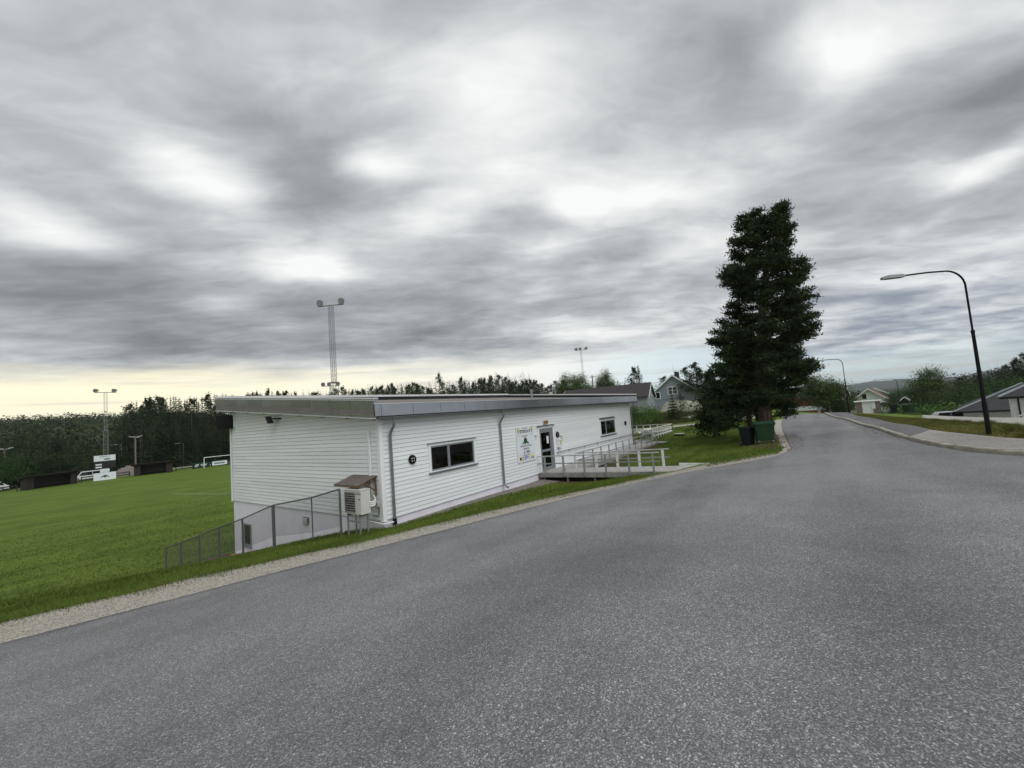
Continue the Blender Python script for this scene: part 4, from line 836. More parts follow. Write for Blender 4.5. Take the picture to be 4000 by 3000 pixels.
wood_pole(-.8,106.3,6.7,'wooden light pole with twin heads at the far left edge'); wood_pole(16,101.9,7.2,'wooden twin-head light pole behind the right dugout'); wood_pole(18.1,107.6,7.1,'wooden light pole just right of the twin-head pole',1)
def steel_pole(x,y,h,label):
    g=H1(x,y); t=thing('steel_light_pole',label,'light pole',(x,y,g),'steel light poles behind the field'); MB().tube([(x,y,g-.2),(x,y,g+h)],[.09,.06],8).build('pole','galv',t,smooth=True); MB().tube([(x,y,g+h),(x-.9,y+.3,g+h+.05)],.04,6).build('arm','galv',t); MB().box(x-1.5,x-.6,y+.1,y+.42,g+h,g+h+.16).build('lamp_head','alu',t)
steel_pole(14.3,104.3,6.0,'grey steel light pole left of the wooden pole'); steel_pole(24.6,103.9,5.2,'grey steel light pole right of the right dugout')
up=thing('utility_pole','dark utility pole beside the birches beyond the roof','utility pole',(82.4,30.2,1.6)); MB().tube([(82.4,30.2,1.0),(82.4,30.2,10.8)],[.19,.14],8).build('pole','pole_wood',up,smooth=True); MB().bar((82.4,29.4,10.4),(82.4,31,10.4),.12,.12).build('crossarm','pole_wood',up)
for wy in (29.5,30.9): MB().tube([(82.4,wy,10.5),(88,wy-3,8.9),(96,wy-8,8.0),(104,wy-12,8.6)],.02,4).build('wire','black_plastic',up)
def dugout(x0,y0,x1,y1,label):
    a=Vector((x0,y0,0)); b_=Vector((x1,y1,0)); d=(b_-a); L=d.length; d.normalize(); n=Vector((-d.y,d.x,0)); g=H1((x0+x1)/2,(y0+y1)/2)
    t=thing('dugout',label,'dugout',((x0+x1)/2,(y0+y1)/2,g),'team dugouts beside the field')
    def Q(u,v,z): p=a+d*u+n*v; return (p.x,p.y,g+z)
    def blk(u0,u1,v0,v1,z0,z1,name,z1b=None):
        zb=z1 if z1b is None else z1b
        MB().hexa([Q(u0,v0,z0),Q(u1,v0,z0),Q(u1,v1,z0),Q(u0,v1,z0),Q(u0,v0,z1),Q(u1,v0,z1),Q(u1,v1,zb),Q(u0,v1,zb)]).build(name,'dark_timber',t)
    blk(0,.12,0,1.5,0,2.1,'side_wall',1.75); blk(L-.12,L,0,1.5,0,2.1,'side_wall',1.75); blk(.12,L-.12,1.4,1.5,0,1.75,'back_wall'); blk(.12,L-.12,.9,1.35,.4,.48,'bench')
    blk(.12,.9,0,.1,0,2.1,'front_panel'); blk(L-.9,L-.12,0,.1,0,2.1,'front_panel'); blk(.9,L-.9,0,.08,1.8,2.1,'front_beam')
    MB().hexa([Q(-.4,-.5,2.12),Q(L+.4,-.5,2.12),Q(L+.4,1.8,1.72),Q(-.4,1.8,1.72),Q(-.4,-.5,2.26),Q(L+.4,-.5,2.26),Q(L+.4,1.8,1.86),Q(-.4,1.8,1.86)]).build('roof','dark_timber',t)
dugout(.3,89.6,6.2,91.6,'dark timber dugout left of the scoreboard'); dugout(13.4,91.0,18.6,89.3,'dark timber dugout right of the scoreboard')
sc_=thing('scoreboard','scoreboard with a white header, black score panel and tree sign','scoreboard',(9.7,91.5,-2.9)); g=-2.9; YB=91.4
MB().box(9.0,10.0,YB+.1,YB+.3,g,g+4.2).build('support_panel','sign_white',sc_)
MB().box(8.2,11.0,YB,YB+.12,g+3.35,g+4.35).build('header_panel','sign_white',sc_); MB().box(8.2,11.0,YB,YB+.12,g+2.0,g+3.34).build('score_panel','ink',sc_); MB().box(9.0,10.2,YB-.02,YB+.1,g+1.4,g+1.95).build('clock_panel','sign_white',sc_); MB().box(8.15,11.05,YB-.02,YB+.12,g-.1,g+1.3).build('sponsor_panel','sign_white',sc_)
text('VEV',9.9,g+3.62,.5,'ink',sc_,y=YB-.01); text('SETSKOG IF',9.6,g+4.12,.26,'ink_grey',sc_,y=YB-.01)
for zz in (2.2,2.65): MB().box(8.4,9.2,YB-.012,YB-.002,g+zz,g+zz+.22).build('score_strip','sign_white',sc_)
flat([(9.0,g+.45),(9.2,g+.7),(9.6,g+.9),(10.0,g+.7),(10.2,g+.45),(9.7,g+.6),(9.7,g+.42),(9.5,g+.42),(9.5,g+.6)],YB-.021,'ink_green',sc_)
def rail_fence(P,label,h=.95):
    t=thing('rail_fence',label,'fence',(*P[0],FIELD),'dark timber rail fences round the field'); Q=resample(P,2.4)
    for i,p in enumerate(Q):
        g=H1(p[0],p[1]); MB().box(p[0]-.06,p[0]+.06,p[1]-.06,p[1]+.06,g-.1,g+h).build('post','dark_timber',t)
        if i+1<len(Q):
            q_=Q[i+1]; g2=H1(q_[0],q_[1])
            for zz in (.45,.88): MB().bar((p[0],p[1]-.08,g+zz),(q_[0],q_[1]-.08,g2+zz),.05,.16).build('rail','dark_timber',t)
rail_fence([(-14,91),(-.6,89.8)],'dark rail fence left of the left dugout'); rail_fence([(6.8,92.2),(13,92.0)],'dark rail fence between the two dugouts'); rail_fence([(19.2,89.4),(22.2,89.9)],'dark rail fence right of the right dugout')
for i,(x0,x1,y0,lab,m2) in enumerate(((22.3,25.3,91.0,'dark green pitch-side board with white lettering',None),(25.4,28.6,90.7,'white-panelled pitch-side board left in the goal',1),(28.7,32.0,90.4,'white-panelled pitch-side board right in the goal',1))):
    t=thing('advertising_board',lab,'advertising board',((x0+x1)/2,y0,FIELD),'pitch-side advertising boards'); MB().box(x0,x1,y0,y0+.06,FIELD,FIELD+1.15).build('panel','board_green',t)
    if m2: MB().box(x0+.25,x1-.25,y0-.012,y0-.002,FIELD+.2,FIELD+1.0).build('print','sign_white',t); flat([(x0+.6,FIELD+.45),(x1-.7,FIELD+.45),(x1-.7,FIELD+.75),(x0+.6,FIELD+.75)],y0-.013,'ink_grey',t)
    else:
        text('VEV',x0+1.95,FIELD+.55,.62,'sign_white',t,y=y0-.005); 
        for j in range(3): flat([(x0+.35+j*.2,FIELD+.3),(x0+.47+j*.2,FIELD+.3),(x0+.75+j*.2,FIELD+.85),(x0+.63+j*.2,FIELD+.85)],y0-.005,'sign_white',t)
gl=thing('football_goal','white football goal in front of the advertising boards','goal',(24,88.5,FIELD))
for (gx0,gy0) in ((23.6,88.7),(30.6,87.6)): MB().tube([(gx0,gy0,FIELD-.1),(gx0,gy0,FIELD+2.1)],.06,8).build('post','white_plastic',gl,smooth=True)
MB().tube([(23.6,88.7,FIELD+2.1),(30.6,87.6,FIELD+2.1)],.06,8).build('crossbar','white_plastic',gl,smooth=True)
for (gx0,gy0) in ((23.6,88.7),(30.6,87.6)): MB().tube([(gx0,gy0,FIELD+2.1),(gx0+.3,gy0+1.4,FIELD+.05)],.03,6).build('stay','white_plastic',gl)
fl_=thing('pitch_line','faint white line painted across the grass field','line',(9,40,FIELD)); 
L_=MB(); 
for i in range(8):
    y0=37+i*1.4; x0=13.5-(y0-22)*.23; x1=13.5-(y0+1.4-22)*.23; L_.add([(x0,y0,FIELD+.012),(x0+.05,y0,FIELD+.012),(x1+.05,y0+1.4,FIELD+.012),(x1,y0+1.4,FIELD+.012)],[(0,1,2,3)])
L_.build('paint','house_white',fl_)
mo=npmesh('soil_mound',*(lambda n:(np.array([(11.5+5.2*a/n,96+3*b/n,-2.92+1.75*math.sin(math.pi*a/n)**.7*math.sin(math.pi*b/n)*(1+.15*math.sin(a*2.1+b))) for a in range(n+1) for b in range(n+1)]),np.array([(i*(n+1)+j,(i+1)*(n+1)+j,(i+1)*(n+1)+j+1,i*(n+1)+j+1) for i in range(n) for j in range(n)])))(14),'gravel_dark',smooth=True); tag(mo,'dark heap of gravel behind the rail fence between the dugouts','heap')
# cars
def car(label,matn,x,y,rz,L=4.4,hh=1.48,van=False,dz=0):
    t=thing('parked_car',label,'car',(0,0,0)); w=.86
    lo=[(-L/2,.32),(-L/2,.75),(-L/2+.12,.86),(-L*.20,.93),(L*.44,.95),(L/2-.03,.88),(L/2,.35)]
    mb=MB(); n=len(lo); mb.prism([(p[0],p[1]) for p in lo],1,-w,w); mb.build('body',matn,t,bevel=.05,world=False)
    c0=[(-L*.22,.93),(-L*.06,hh-.04),(L*.04,hh),(L*.30,hh-.03),(L*.44,.95)] if not van else [(-L*.30,.93),(-L*.20,hh-.05),(-L*.1,hh),(L*.46,hh),(L*.48,.95)]
    k=.72; mb=MB(); vs_=[]; m_=len(c0)
    for s in (-1,1): 
        for p in c0: vs_.append((p[0],s*(w-.04 if p[1]<1 else k),p[1]))
    mb.add(vs_,[tuple(range(m_))[::-1],tuple(range(m_,2*m_))]+[(i,i+1,m_+i+1,m_+i) for i in range(m_-1)]); mb.build('cabin',matn,t,bevel=.04,world=False)
    for s in (-1,1):
        g_=MB(); a=c0[0][0]+.22; e=c0[-1][0]-.25; top=hh-.12
        for (u0,u1) in ((a,(a+e)/2-.04),((a+e)/2+.04,e)):
            sl0=.25 if u0==a else 0; sl1=.25 if u1==e else 0
            g_.add([(u0,s*(w-.035),.99),(u1,s*(w-.035),.99),(u1-sl1,s*(k+.022),top),(u0+sl0+(.1 if u0==a else 0),s*(k+.022),top)],[(0,1,2,3)])
        g_.build('side_window','glass',t,world=False)
        for u in (-L*.31,L*.30): 
            wv=MB().tube([(u,s*(w-.16),.32),(u,s*(w+.02),.32)],.32,16).build('wheel','rubber',t,world=False,smooth=True); MB().tube([(u,s*(w+.021),.32),(u,s*(w+.03),.32)],.19,12).build('rim','alu',wv,world=False)
        MB().box(-L/2-.012,-L/2+.01,s*.62-.16,s*.62+.16,.62,.76).build('headlight','lamp_glass',t,world=False); MB().box(L/2-.02,L/2+.012,s*.66-.12,s*.66+.12,.62,.82).build('tail_light','red_plastic',t,world=False)
    f0,f1=c0[0],c0[1]; g1,g0=c0[-2],c0[-1]
    MB().add([(f0[0]+.02,-.72,f0[1]+.06),(f0[0]+.02,.72,f0[1]+.06),(f1[0]-.035,.64,f1[1]-.04),(f1[0]-.035,-.64,f1[1]-.04)],[(0,1,2,3)]).build('windscreen','glass',t,world=False)
    MB().add([(g0[0]-.01,-.72,g0[1]+.08),(g0[0]-.01,.72,g0[1]+.08),(g1[0]+.03,.62,g1[1]-.06),(g1[0]+.03,-.62,g1[1]-.06)],[(0,1,2,3)]).build('rear_window','glass',t,world=False)
    onto(t,x,y,rz,dz); return t
car('white car parked behind the rail fence at the far left','car_white',-3.4,95.5,R(12),4.6,1.6); car('white pick-up shaped car parked between left dugout and scoreboard','car_white',8.3,96.3,R(-4),5.0,1.7,True)
car('silver car half hidden below the gravel yard','car_silver',62.2,-24.6,R(100),4.5,1.6,False,-.1)
car('dark car at the crest in front of the red shed','car_dark',78.5,-14.2,R(25),4.3,1.5)
def gable_house(name,label,cat,x,y,rz,w,l,eave,ridge_,wall,roof,base=0,over=.4,trim='trim_white',shift=0):
    # gable ends face local -X and +X ; roof ridge along local X
    t=thing(name,label,cat); hw=w/2
    MB().prism([(-hw,-.6-base),(hw,-.6-base),(hw,eave),(0,ridge_),(-hw,eave)],0,0,l).build('wall',wall,t,world=False)
    s=(ridge_-eave)/hw; ro=over; th=.16
    for sg in (-1,1):
        y1=sg*(hw+ro); z1=eave-s*ro
        mb=MB().hexa([(-ro,0,ridge_+.02),(l+ro,0,ridge_+.02),(l+ro,y1,z1+.02),(-ro,y1,z1+.02),(-ro,0,ridge_+.02+th),(l+ro,0,ridge_+.02+th),(l+ro,y1,z1+.02+th),(-ro,y1,z1+.02+th)]); mb.build('roof',roof,t,world=False)
        for e in (-ro-.03,l+ro): MB().hexa([(e,sg*.0,ridge_-.12),(e+.03,sg*.0,ridge_-.12),(e+.03,y1,z1-.12),(e,y1,z1-.12),(e,0,ridge_+.2),(e+.03,0,ridge_+.2),(e+.03,y1,z1+.2),(e,y1,z1+.2)]).build('bargeboard',trim,t,world=False)
    onto(t,x,y,rz); return t
def gwin(t,y,z,w,h,x=-.02,trim='trim_white',bars=True):
    f=MB().box(x-.05,x,y-w/2-.12,y+w/2+.12,z-h/2-.12,z+h/2+.12).build('window',trim,t,world=False); MB().box(x-.06,x-.051,y-w/2,y+w/2,z-h/2,z+h/2).build('pane','glass',f,world=False)
    if bars: MB().box(x-.075,x-.061,y-.05,y+.05,z-h/2,z+h/2).box(x-.075,x-.061,y-w/2,y-.05,z-.03,z+.03).box(x-.075,x-.061,y+.05,y+w/2,z-.03,z+.03).build('glazing_bar',trim,f,world=False)
# grey house and barn beyond the lawn (gable towards the camera)
gh=gable_house('grey_house','blue-grey wooden house with white gable boards beyond the lawn','house',72.8,9.6,R(8),8.2,9.5,3.3,6.55,'house_grey','roof_dark',1,.5)
gwin(gh,.2,3.75,1.5,1.25); gwin(gh,2.9,3.0,.7,1.1,bars=False); gwin(gh,-1.6,1.0,1.2,1.1)
MB().box(-.06,-.01,-4.1,4.1,2.2,2.3).build('band_board','house_grey',gh,world=False)
for cy,cx in ((-.5,2.4),(-.5,4.2)): ch=MB().box(cx-.32,cx+.32,cy-.32,cy+.32,5.6,7.3).build('chimney','roof_dark',gh,world=False); MB().tube([(cx,cy,7.3),(cx,cy,7.45),(cx,cy,7.6)],[.36,.3,.1],10).build('cowl','alu',ch,world=False)
MB().hexa([(2.5,-4.6,3.05),(6.5,-4.6,3.05),(6.5,-2.2,5.0),(2.5,-2.2,5.0),(2.5,-4.6,4.2),(6.5,-4.6,4.2),(6.5,-1.6,5.6),(2.5,-1.6,5.6)]).build('dormer','house_grey',gh,world=False); MB().hexa([(2.2,-4.9,4.2),(6.8,-4.9,4.2),(6.8,-1.2,5.8),(2.2,-1.2,5.8),(2.2,-4.9,4.35),(6.8,-4.9,4.35),(6.8,-1.2,5.95),(2.2,-1.2,5.95)]).build('dormer_roof','trim_white',gh,world=False)
MB().tube([(1,-.2,6.6),(1,-.2,8.6)],.02,5).build('aerial','galv',gh,world=False)
bn=gable_house('grey_barn','long grey barn with a dark roof left of the grey house','barn',65.2,11.6,R(97),6.4,15.5,2.75,5.0,'barn_grey','roof_dark',1,.35)
for i in range(52): MB().box(.3+i*.285,.34+i*.285,3.2,3.24,.3,2.7).build('batten','barn_grey',bn,world=False)
MB().box(0.05,15.2,3.2,3.26,-.5,.28).build('plinth','house_white',bn,world=False)
gwin(bn,-.6,3.4,.6,.9,bars=False)
# tarp covered stack
def tarp():
    n=16; V_=[]; rg=np.random.default_rng(3)
    for i in range(n+1):
        for j in range(n+1):
            u,v=i/n,j/n; z=1.9*min(1,4.2*min(v,1-v))**.6*min(1,7*min(u,1-u))**.4*(1-.28*u)+.16*math.sin(9*v+5*u)+.10*math.sin(21*u+9*v)-.15
            V_.append((8.2*(u-.5),3.6*(v-.5),max(z,-.3)))
    F_=[(i*(n+1)+j,(i+1)*(n+1)+j,(i+1)*(n+1)+j+1,i*(n+1)+j+1) for i in range(n) for j in range(n)]
    o=npmesh('tarpaulin',V_,F_,'tarp',smooth=True); return o
ta=tarp(); tag(ta,'olive tarpaulin draped over a long heap in front of the grey house','tarpaulin'); onto(ta,59.4,4.2,R(-78),.15)
rs_=random.Random(9)
for i in range(12):
    x=50+rs_.uniform(-1,6); y=2.0-(x-50)*.55+rs_.uniform(-1.2,1.2); s=rs_.uniform(.22,.5); m_=MB().sphere((0,0,0),s,8,5,(1,.8,.6)); m_.v=[(a+rs_.uniform(-.09,.09),b_+rs_.uniform(-.09,.09),c+rs_.uniform(-.06,.06)) for a,b_,c in m_.v]
    o=m_.build('boulder','stone'); tag(o,'pale boulder in the loose row below the tarpaulin','boulder','boulders below the tarpaulin'); onto(o,x,y,0,s*.25)
# right hand neighbours
wh=gable_house('white_house','white gabled house with a red roof down the hill','house',141.0,-23.7,R(-8),6.4,8.5,4.7,7.2,'house_white','roof_red',3,.7)
gwin(wh,1.0,5.2,.9,1.3,trim='house_white',bars=False); gwin(wh,-1.9,2.9,1.2,1.5,trim='house_white',bars=False)
MB().box(-.05,-.01,-3.5,3.5,3.75,3.85).build('band_board','barn_grey',wh,world=False); MB().hexa([(3,-4.2,5.4),(3.3,-4.2,5.4),(3.3,-1,7.2),(3,-1,7.2),(3,-4.2,5.6),(3.3,-4.2,5.6),(3.3,-1,7.5),(3,-1,7.5)]).build('rear_gable_board','trim_white',wh,world=False)
ks=thing('transformer_kiosk','brown walled transformer kiosk with white doors at the crest','kiosk'); 
MB().box(-1.55,-.75,-1,1,-.5,1.72).build('side_wall','brick_brown',ks,world=False); MB().box(.62,1.55,-1,1,-.5,1.72).build('side_wall','brick_brown',ks,world=False); MB().box(-.75,.62,-.95,.95,-.5,1.72).build('doors','house_white',ks,world=False); MB().box(.42,.92,-1.04,-1.0,.75,1.65).build('meter_door','house_white',ks,world=False); MB().hexa([(-1.75,-1.2,1.73),(1.75,-1.2,1.73),(1.75,1.2,1.73),(-1.75,1.2,1.73),(-1.75,-1.2,1.85),(1.75,-1.2,1.85),(1.75,1.2,1.85),(-1.75,1.2,1.85)]).build('roof','trim_white',ks,world=False); onto(ks,61.3,-16.95,R(-95),.1); ks.scale=(.76,.76,.95)
gg=gable_house('small_garage','small grey garage with a pale door and white roof edge','garage',119,-24.2,R(-10),4.8,6,2.1,3.0,'house_grey','roof_dark',2,.35); gg.location.z-=.9; MB().box(-.06,-.01,-1.4,1.7,-.3,1.85).build('garage_door','house_white',gg,world=False)
sg=gable_house('gabled_shed','tiny dark gabled shed with white roof edges by the far lamp','shed',98,-26.8,R(-12),1.9,2.5,1.6,2.4,'dark_timber','roof_dark',1,.3); sg.location.z+=1.9; sg.scale=(.55,.55,.6); sg.location.y+=1.6
rs2=gable_house('red_shed','low dark red shed behind the birch at the crest','shed',92,-7.5,R(-100),5,9.0,1.9,3.0,'shed_red','roof_dark',2,.3); MB().box(.0,9,-2.56,-2.51,-.6,.25).build('plinth','house_white',rs2,world=False); MB().box(8.7,9.0,-2.57,-2.52,-.2,1.9).build('corner_board','trim_white',rs2,world=False); MB().box(0,.3,-2.57,-2.52,-.2,1.9).build('corner_board','trim_white',rs2,world=False); rs2.location.z+=.5
bo=thing('blue_boat','blue boat stored on a rack beside the red shed','boat'); MB().hexa([(-1.7,-.3,.2),(1.7,-.3,.2),(1.7,.3,.2),(-1.7,.3,.2),(-2.2,-.55,.62),(2.0,-.55,.62),(2.0,.55,.62),(-2.2,.55,.62)]).build('hull','ink_blue',bo,world=False,bevel=.08); MB().box(-1.5,-1.4,-.5,.5,-.2,.2).build('trestle','grey_wood',bo,world=False); MB().box(1.4,1.5,-.5,.5,-.2,.2).build('trestle','grey_wood',bo,world=False); onto(bo,80,-5.9,R(-95),.45)
bo2=thing('grey_boat','pale boat on the rack above the blue boat','boat'); MB().hexa([(-1.5,-.3,1.0),(1.5,-.3,1.0),(1.5,.3,1.0),(-1.5,.3,1.0),(-2.0,-.5,1.4),(1.8,-.5,1.4),(1.8,.5,1.4),(-2.0,.5,1.4)]).build('hull','galv',bo2,world=False,bevel=.08); onto(bo2,80.2,-6.1,R(-95),.45)
# two white garages at the right edge
def hip(name,label,x,y,rz,w,l,eave,ridge_,cat='garage'):
    t=thing(name,label,cat); MB().box(0,l,-w/2,w/2,-1.5,eave).build('wall','house_pale',t,world=False); o=.65; a=w/2+o; r=a*.0
    zs=eave-.12; MB().add([(-o,-a,zs),(l+o,-a,zs),(l+o,a,zs),(-o,a,zs),(-o+a,0,ridge_),(l+o-a,0,ridge_),(-o,-a,zs-.16),(l+o,-a,zs-.16),(l+o,a,zs-.16),(-o,a,zs-.16)],[(0,1,5,4),(2,3,4,5),(0,4,3),(1,2,5),(6,9,8,7),(0,6,7,1),(3,2,8,9),(0,3,9,6),(1,7,8,2)]).build('roof','roof_black',t,world=False)
    for sgn in (-1,1): MB().bar((-o-.02,sgn*a,zs+.05),(-o+a,0,ridge_+.05),.16,.1).build('hip_cap','barn_grey',t,world=False)
    MB().tube([(-o+.0,-a-.06,zs-.04),(l+o,-a-.06,zs-.04)],.06,8).build('gutter','black_plastic',t,world=False); onto(t,x,y,rz); return t
def corner_place(t,cx,cy,cz,rz,o,a,eave):
    c,s=math.cos(rz),math.sin(rz); t.location=(cx-(c*-o-s*-a),cy-(s*-o+c*-a),cz-(eave-.12)); t.rotation_euler=(0,0,rz)
g1=hip('white_house_wing','nearer white rendered house at the right edge with a black downpipe',0,0,0,7,14,2.25,4.3,'house'); corner_place(g1,42.2,-23.6,1.36,R(-103),.65,4.15,2.25); MB().tube([(.35,-4.1,2.1),(.35,-3.7,1.95),(.35,-3.58,1.7),(.35,-3.58,-.2)],.05,8).build('downpipe','black_plastic',g1,world=False); MB().box(1.3,1.42,-3.56,-3.5,-1,2.1).build('corner_pilaster','house_white',g1,world=False)
g2=hip('white_house_wing','farther white rendered house with a dark roof behind the lamp post',0,0,0,9,20,2.3,4.7,'house'); corner_place(g2,56.4,-23.6,-.40,R(-103),.65,5.15,2.3)
MB().add([(5.0,-6.6,2.05),(12,-6.6,2.05),(12,-3.2,3.35),(5.0,-3.2,3.35),(5.0,-6.6,1.9),(12,-6.6,1.9),(12,-3.2,3.2),(5.0,-3.2,3.2)],[(0,1,2,3),(4,7,6,5),(0,4,5,1),(1,5,6,2),(2,6,7,3),(3,7,4,0)]).build('porch_roof','roof_black',g2,world=False); MB().box(5.4,12,-6.2,-4.4,-1.5,2.0).build('porch_wall','house_pale',g2,world=False); MB().bar((4.98,-6.65,2.06),(4.98,-3.2,3.42),.05,.18).build('bargeboard','barn_grey',g2,world=False)
po=thing('porch_rail','small brown and white stair railing before the nearer white house','railing'); 
for u in (0,1.1): MB().box(u-.04,u+.04,-.04,.04,0,.9).build('post','brown_wood',po,world=False)
MB().bar((-.9,0,.35),(0,0,.95),.05,.08).bar((0,0,.95),(1.2,0,.95),.05,.08).build('handrail','white_wood',po,world=False); MB().bar((0,0,.45),(1.1,0,.45),.04,.06).bar((0,0,.08),(1.1,0,.08),.05,.1).build('lower_rail','brown_wood',po,world=False); onto(po,41.3,-25.2,R(-103),0)
# ---------------- trees ----------------
def tris(C,s,rg,flat=1.0):
    C=np.asarray(C,float); n=len(C); s=np.broadcast_to(np.asarray(s,float),(n,))
    a=rg.normal(size=(n,3,3)); a[...,2]*=flat; a/=np.linalg.norm(a,axis=2,keepdims=True)+1e-9
    V_=C[:,None]+a*s[:,None,None]; return V_.reshape(-1,3), np.arange(3*n).reshape(n,3)
def spruce(seed,h=14,r=2.3,n=2600,low=.06,s0=.30):
    rg=np.random.default_rng(seed); C=[]; S=[]
    z=h*low
    nw=int(h/.42); per=max(4,n//nw)
    for i in range(nw):
        f=(i+.5)/nw; z=h*(low+(1-low)*f); R_=(r*(1-f)**.82*(.82+.3*rg.random())+.06); nb=rg.integers(5,9); a0=rg.random()*6.3
        k=max(6,int(per*(1.9*(1-f)+.25)))
        b_=rg.integers(0,nb,k); ang=a0+b_*2*np.pi/nb+rg.normal(0,.16,k); Lb=R_*(.75+.45*rg.random(nb))[b_]; t=rg.random(k)**.65
        rad=Lb*t; C.append(np.stack([rad*np.cos(ang),rad*np.sin(ang),z-.30*Lb*t**1.4+.10*Lb*np.maximum(t-.75,0)*4*.3+rg.normal(0,.07,k)],-1)); S.append(s0*(.6+.6*rg.random(k))*(.55+.45*(1-f)))
    C.append(np.stack([np.zeros(8),np.zeros(8),np.linspace(h*.93,h*1.02,8)],-1)); S.append(np.full(8,.13))
    return tris(np.concatenate(C),np.concatenate(S),rg,.45)
def pinec(seed,h=14,r=2.4,n=2400,cl=.42,s0=.24):
    rg=np.random.default_rng(seed); C=[];S=[]; m=26
    for i in range(m):
        f=i/(m-1); z=h*(cl+(1-cl)*f); R_=r*(math.sin(math.pi*min(.25+.75*f,1)**.9)*.8+.22)*(.6+.6*rg.random()); a=rg.random()*6.3 if i%3 else i*2.4; c=np.array([R_*.62*math.cos(a),R_*.62*math.sin(a),z])
        k=n//m; p=rg.normal(size=(k,3))*np.array([R_*.36,R_*.36,.26]); C.append(c+p); S.append(s0*(.6+.6*rg.random(k)))
    return tris(np.concatenate(C),np.concatenate(S),rg,.6)
def leafy(seed,h=10,r=2.6,n=4200,cl=.18,s0=.15,weep=0.0,lobes=30):
    rg=np.random.default_rng(seed); C=[];S=[]
    for i in range(lobes):
        u=rg.normal(size=3); u/=np.linalg.norm(u); f=rg.random()**.45; zc=h*(cl+(1-cl)*.5); hz=h*(1-cl)*.46
        c=np.array([u[0]*r*.72*f,u[1]*r*.72*f,zc+u[2]*hz*f*.95]); tp=1-.45*max(0,(c[2]-zc)/hz); c[:2]*=tp; k=n//lobes; q_=.30+.25*rg.random()
        p=rg.normal(size=(k,3))*np.array([r*q_*.62,r*q_*.62,r*q_*.5]); 
        if weep: p[:,2]-=weep*rg.random(k)**2*h*.08
        C.append(c+p); S.append(s0*(.6+.7*rg.random(k)))
    C=np.concatenate(C); C[:,2]=np.maximum(C[:,2],h*cl*.6); return tris(C,np.concatenate(S),rg)
def bushc(seed,h=2,r=1.3,n=1500,s0=.09): return leafy(seed,h,r,n,.02,s0,0,18)
PROTO={}
def proto(kind,k,VF,trunk,mat_,h,tmat):
    me=npmesh('crown',VF[0],VF[1],mat_); tm=trunk.build('trunk',tmat); PROTO.setdefault(kind,[]).append((me.data,tm.data,h)); bpy.data.objects.remove(me); bpy.data.objects.remove(tm)
def trunkm(h,r,top=.97,n=7,seed=0):
    rr=random.Random(seed); pts=[]; rs=[]
    for i in range(7):
        f=i/6; pts.append((rr.uniform(-.05,.05)*h*.06*f,rr.uniform(-.05,.05)*h*.06*f,-.4+(h*top+.4)*f)); rs.append(max(r*(1-f*.93),.012))
    return MB().tube(pts,rs,n)
def limbs(mb,h,r,n,seed,z0=.3):
    rr=random.Random(seed)
    for i in range(n):
        z=h*(z0+(.92-z0)*i/n); a=rr.uniform(0,6.3); L=r*rr.uniform(.5,.9)*(1-.6*i/n); mb.tube([(0,0,z),(L*.5*math.cos(a),L*.5*math.sin(a),z+L*.32),(L*math.cos(a),L*math.sin(a),z+L*.5)],[.035+.02*(1-i/n),.025,.01],4)
    return mb
for k in range(4): proto('spruce',k,spruce(20+k,14,2.1+.25*k),trunkm(14,.2,seed=k),'needles_spruce',14,'bark')
for k in range(4): proto('pine',k,pinec(40+k,14,1.9+.25*k),limbs(trunkm(14,.2,seed=k),14,2.2,9,k,.42),'needles_spruce',14,'bark')
for k in range(3): proto('birch',k,leafy(60+k,11,2.0+.2*k,11000,.16,.125,1.0,42),limbs(trunkm(11,.15,seed=k),11,1.8,9,k,.25),'leaves_birch',11,'bark_birch')
for k in range(3): proto('leafy',k,leafy(70+k,8,2.6,13000,.06,.105,0,44),limbs(trunkm(8,.16,.8,seed=k),8,2,7,k,.2),'leaves_dark',8,'bark')
for k in range(2): proto('bush',k,bushc(80+k),limbs(trunkm(2,.05,.5,seed=k),2,1,4,k,.1),'leaves_bush',2,'bark')
for k in range(2): proto('youngpine',k,pinec(90+k,4,1.05,1500,.16,.10),limbs(trunkm(4,.07,seed=k),4,.9,8,k,.15),'needles_pine',4,'bark')
proto('fir',0,spruce(95,4,1.15,3200,.02,.13),trunkm(4,.07),'needles_spruce',4,'bark')
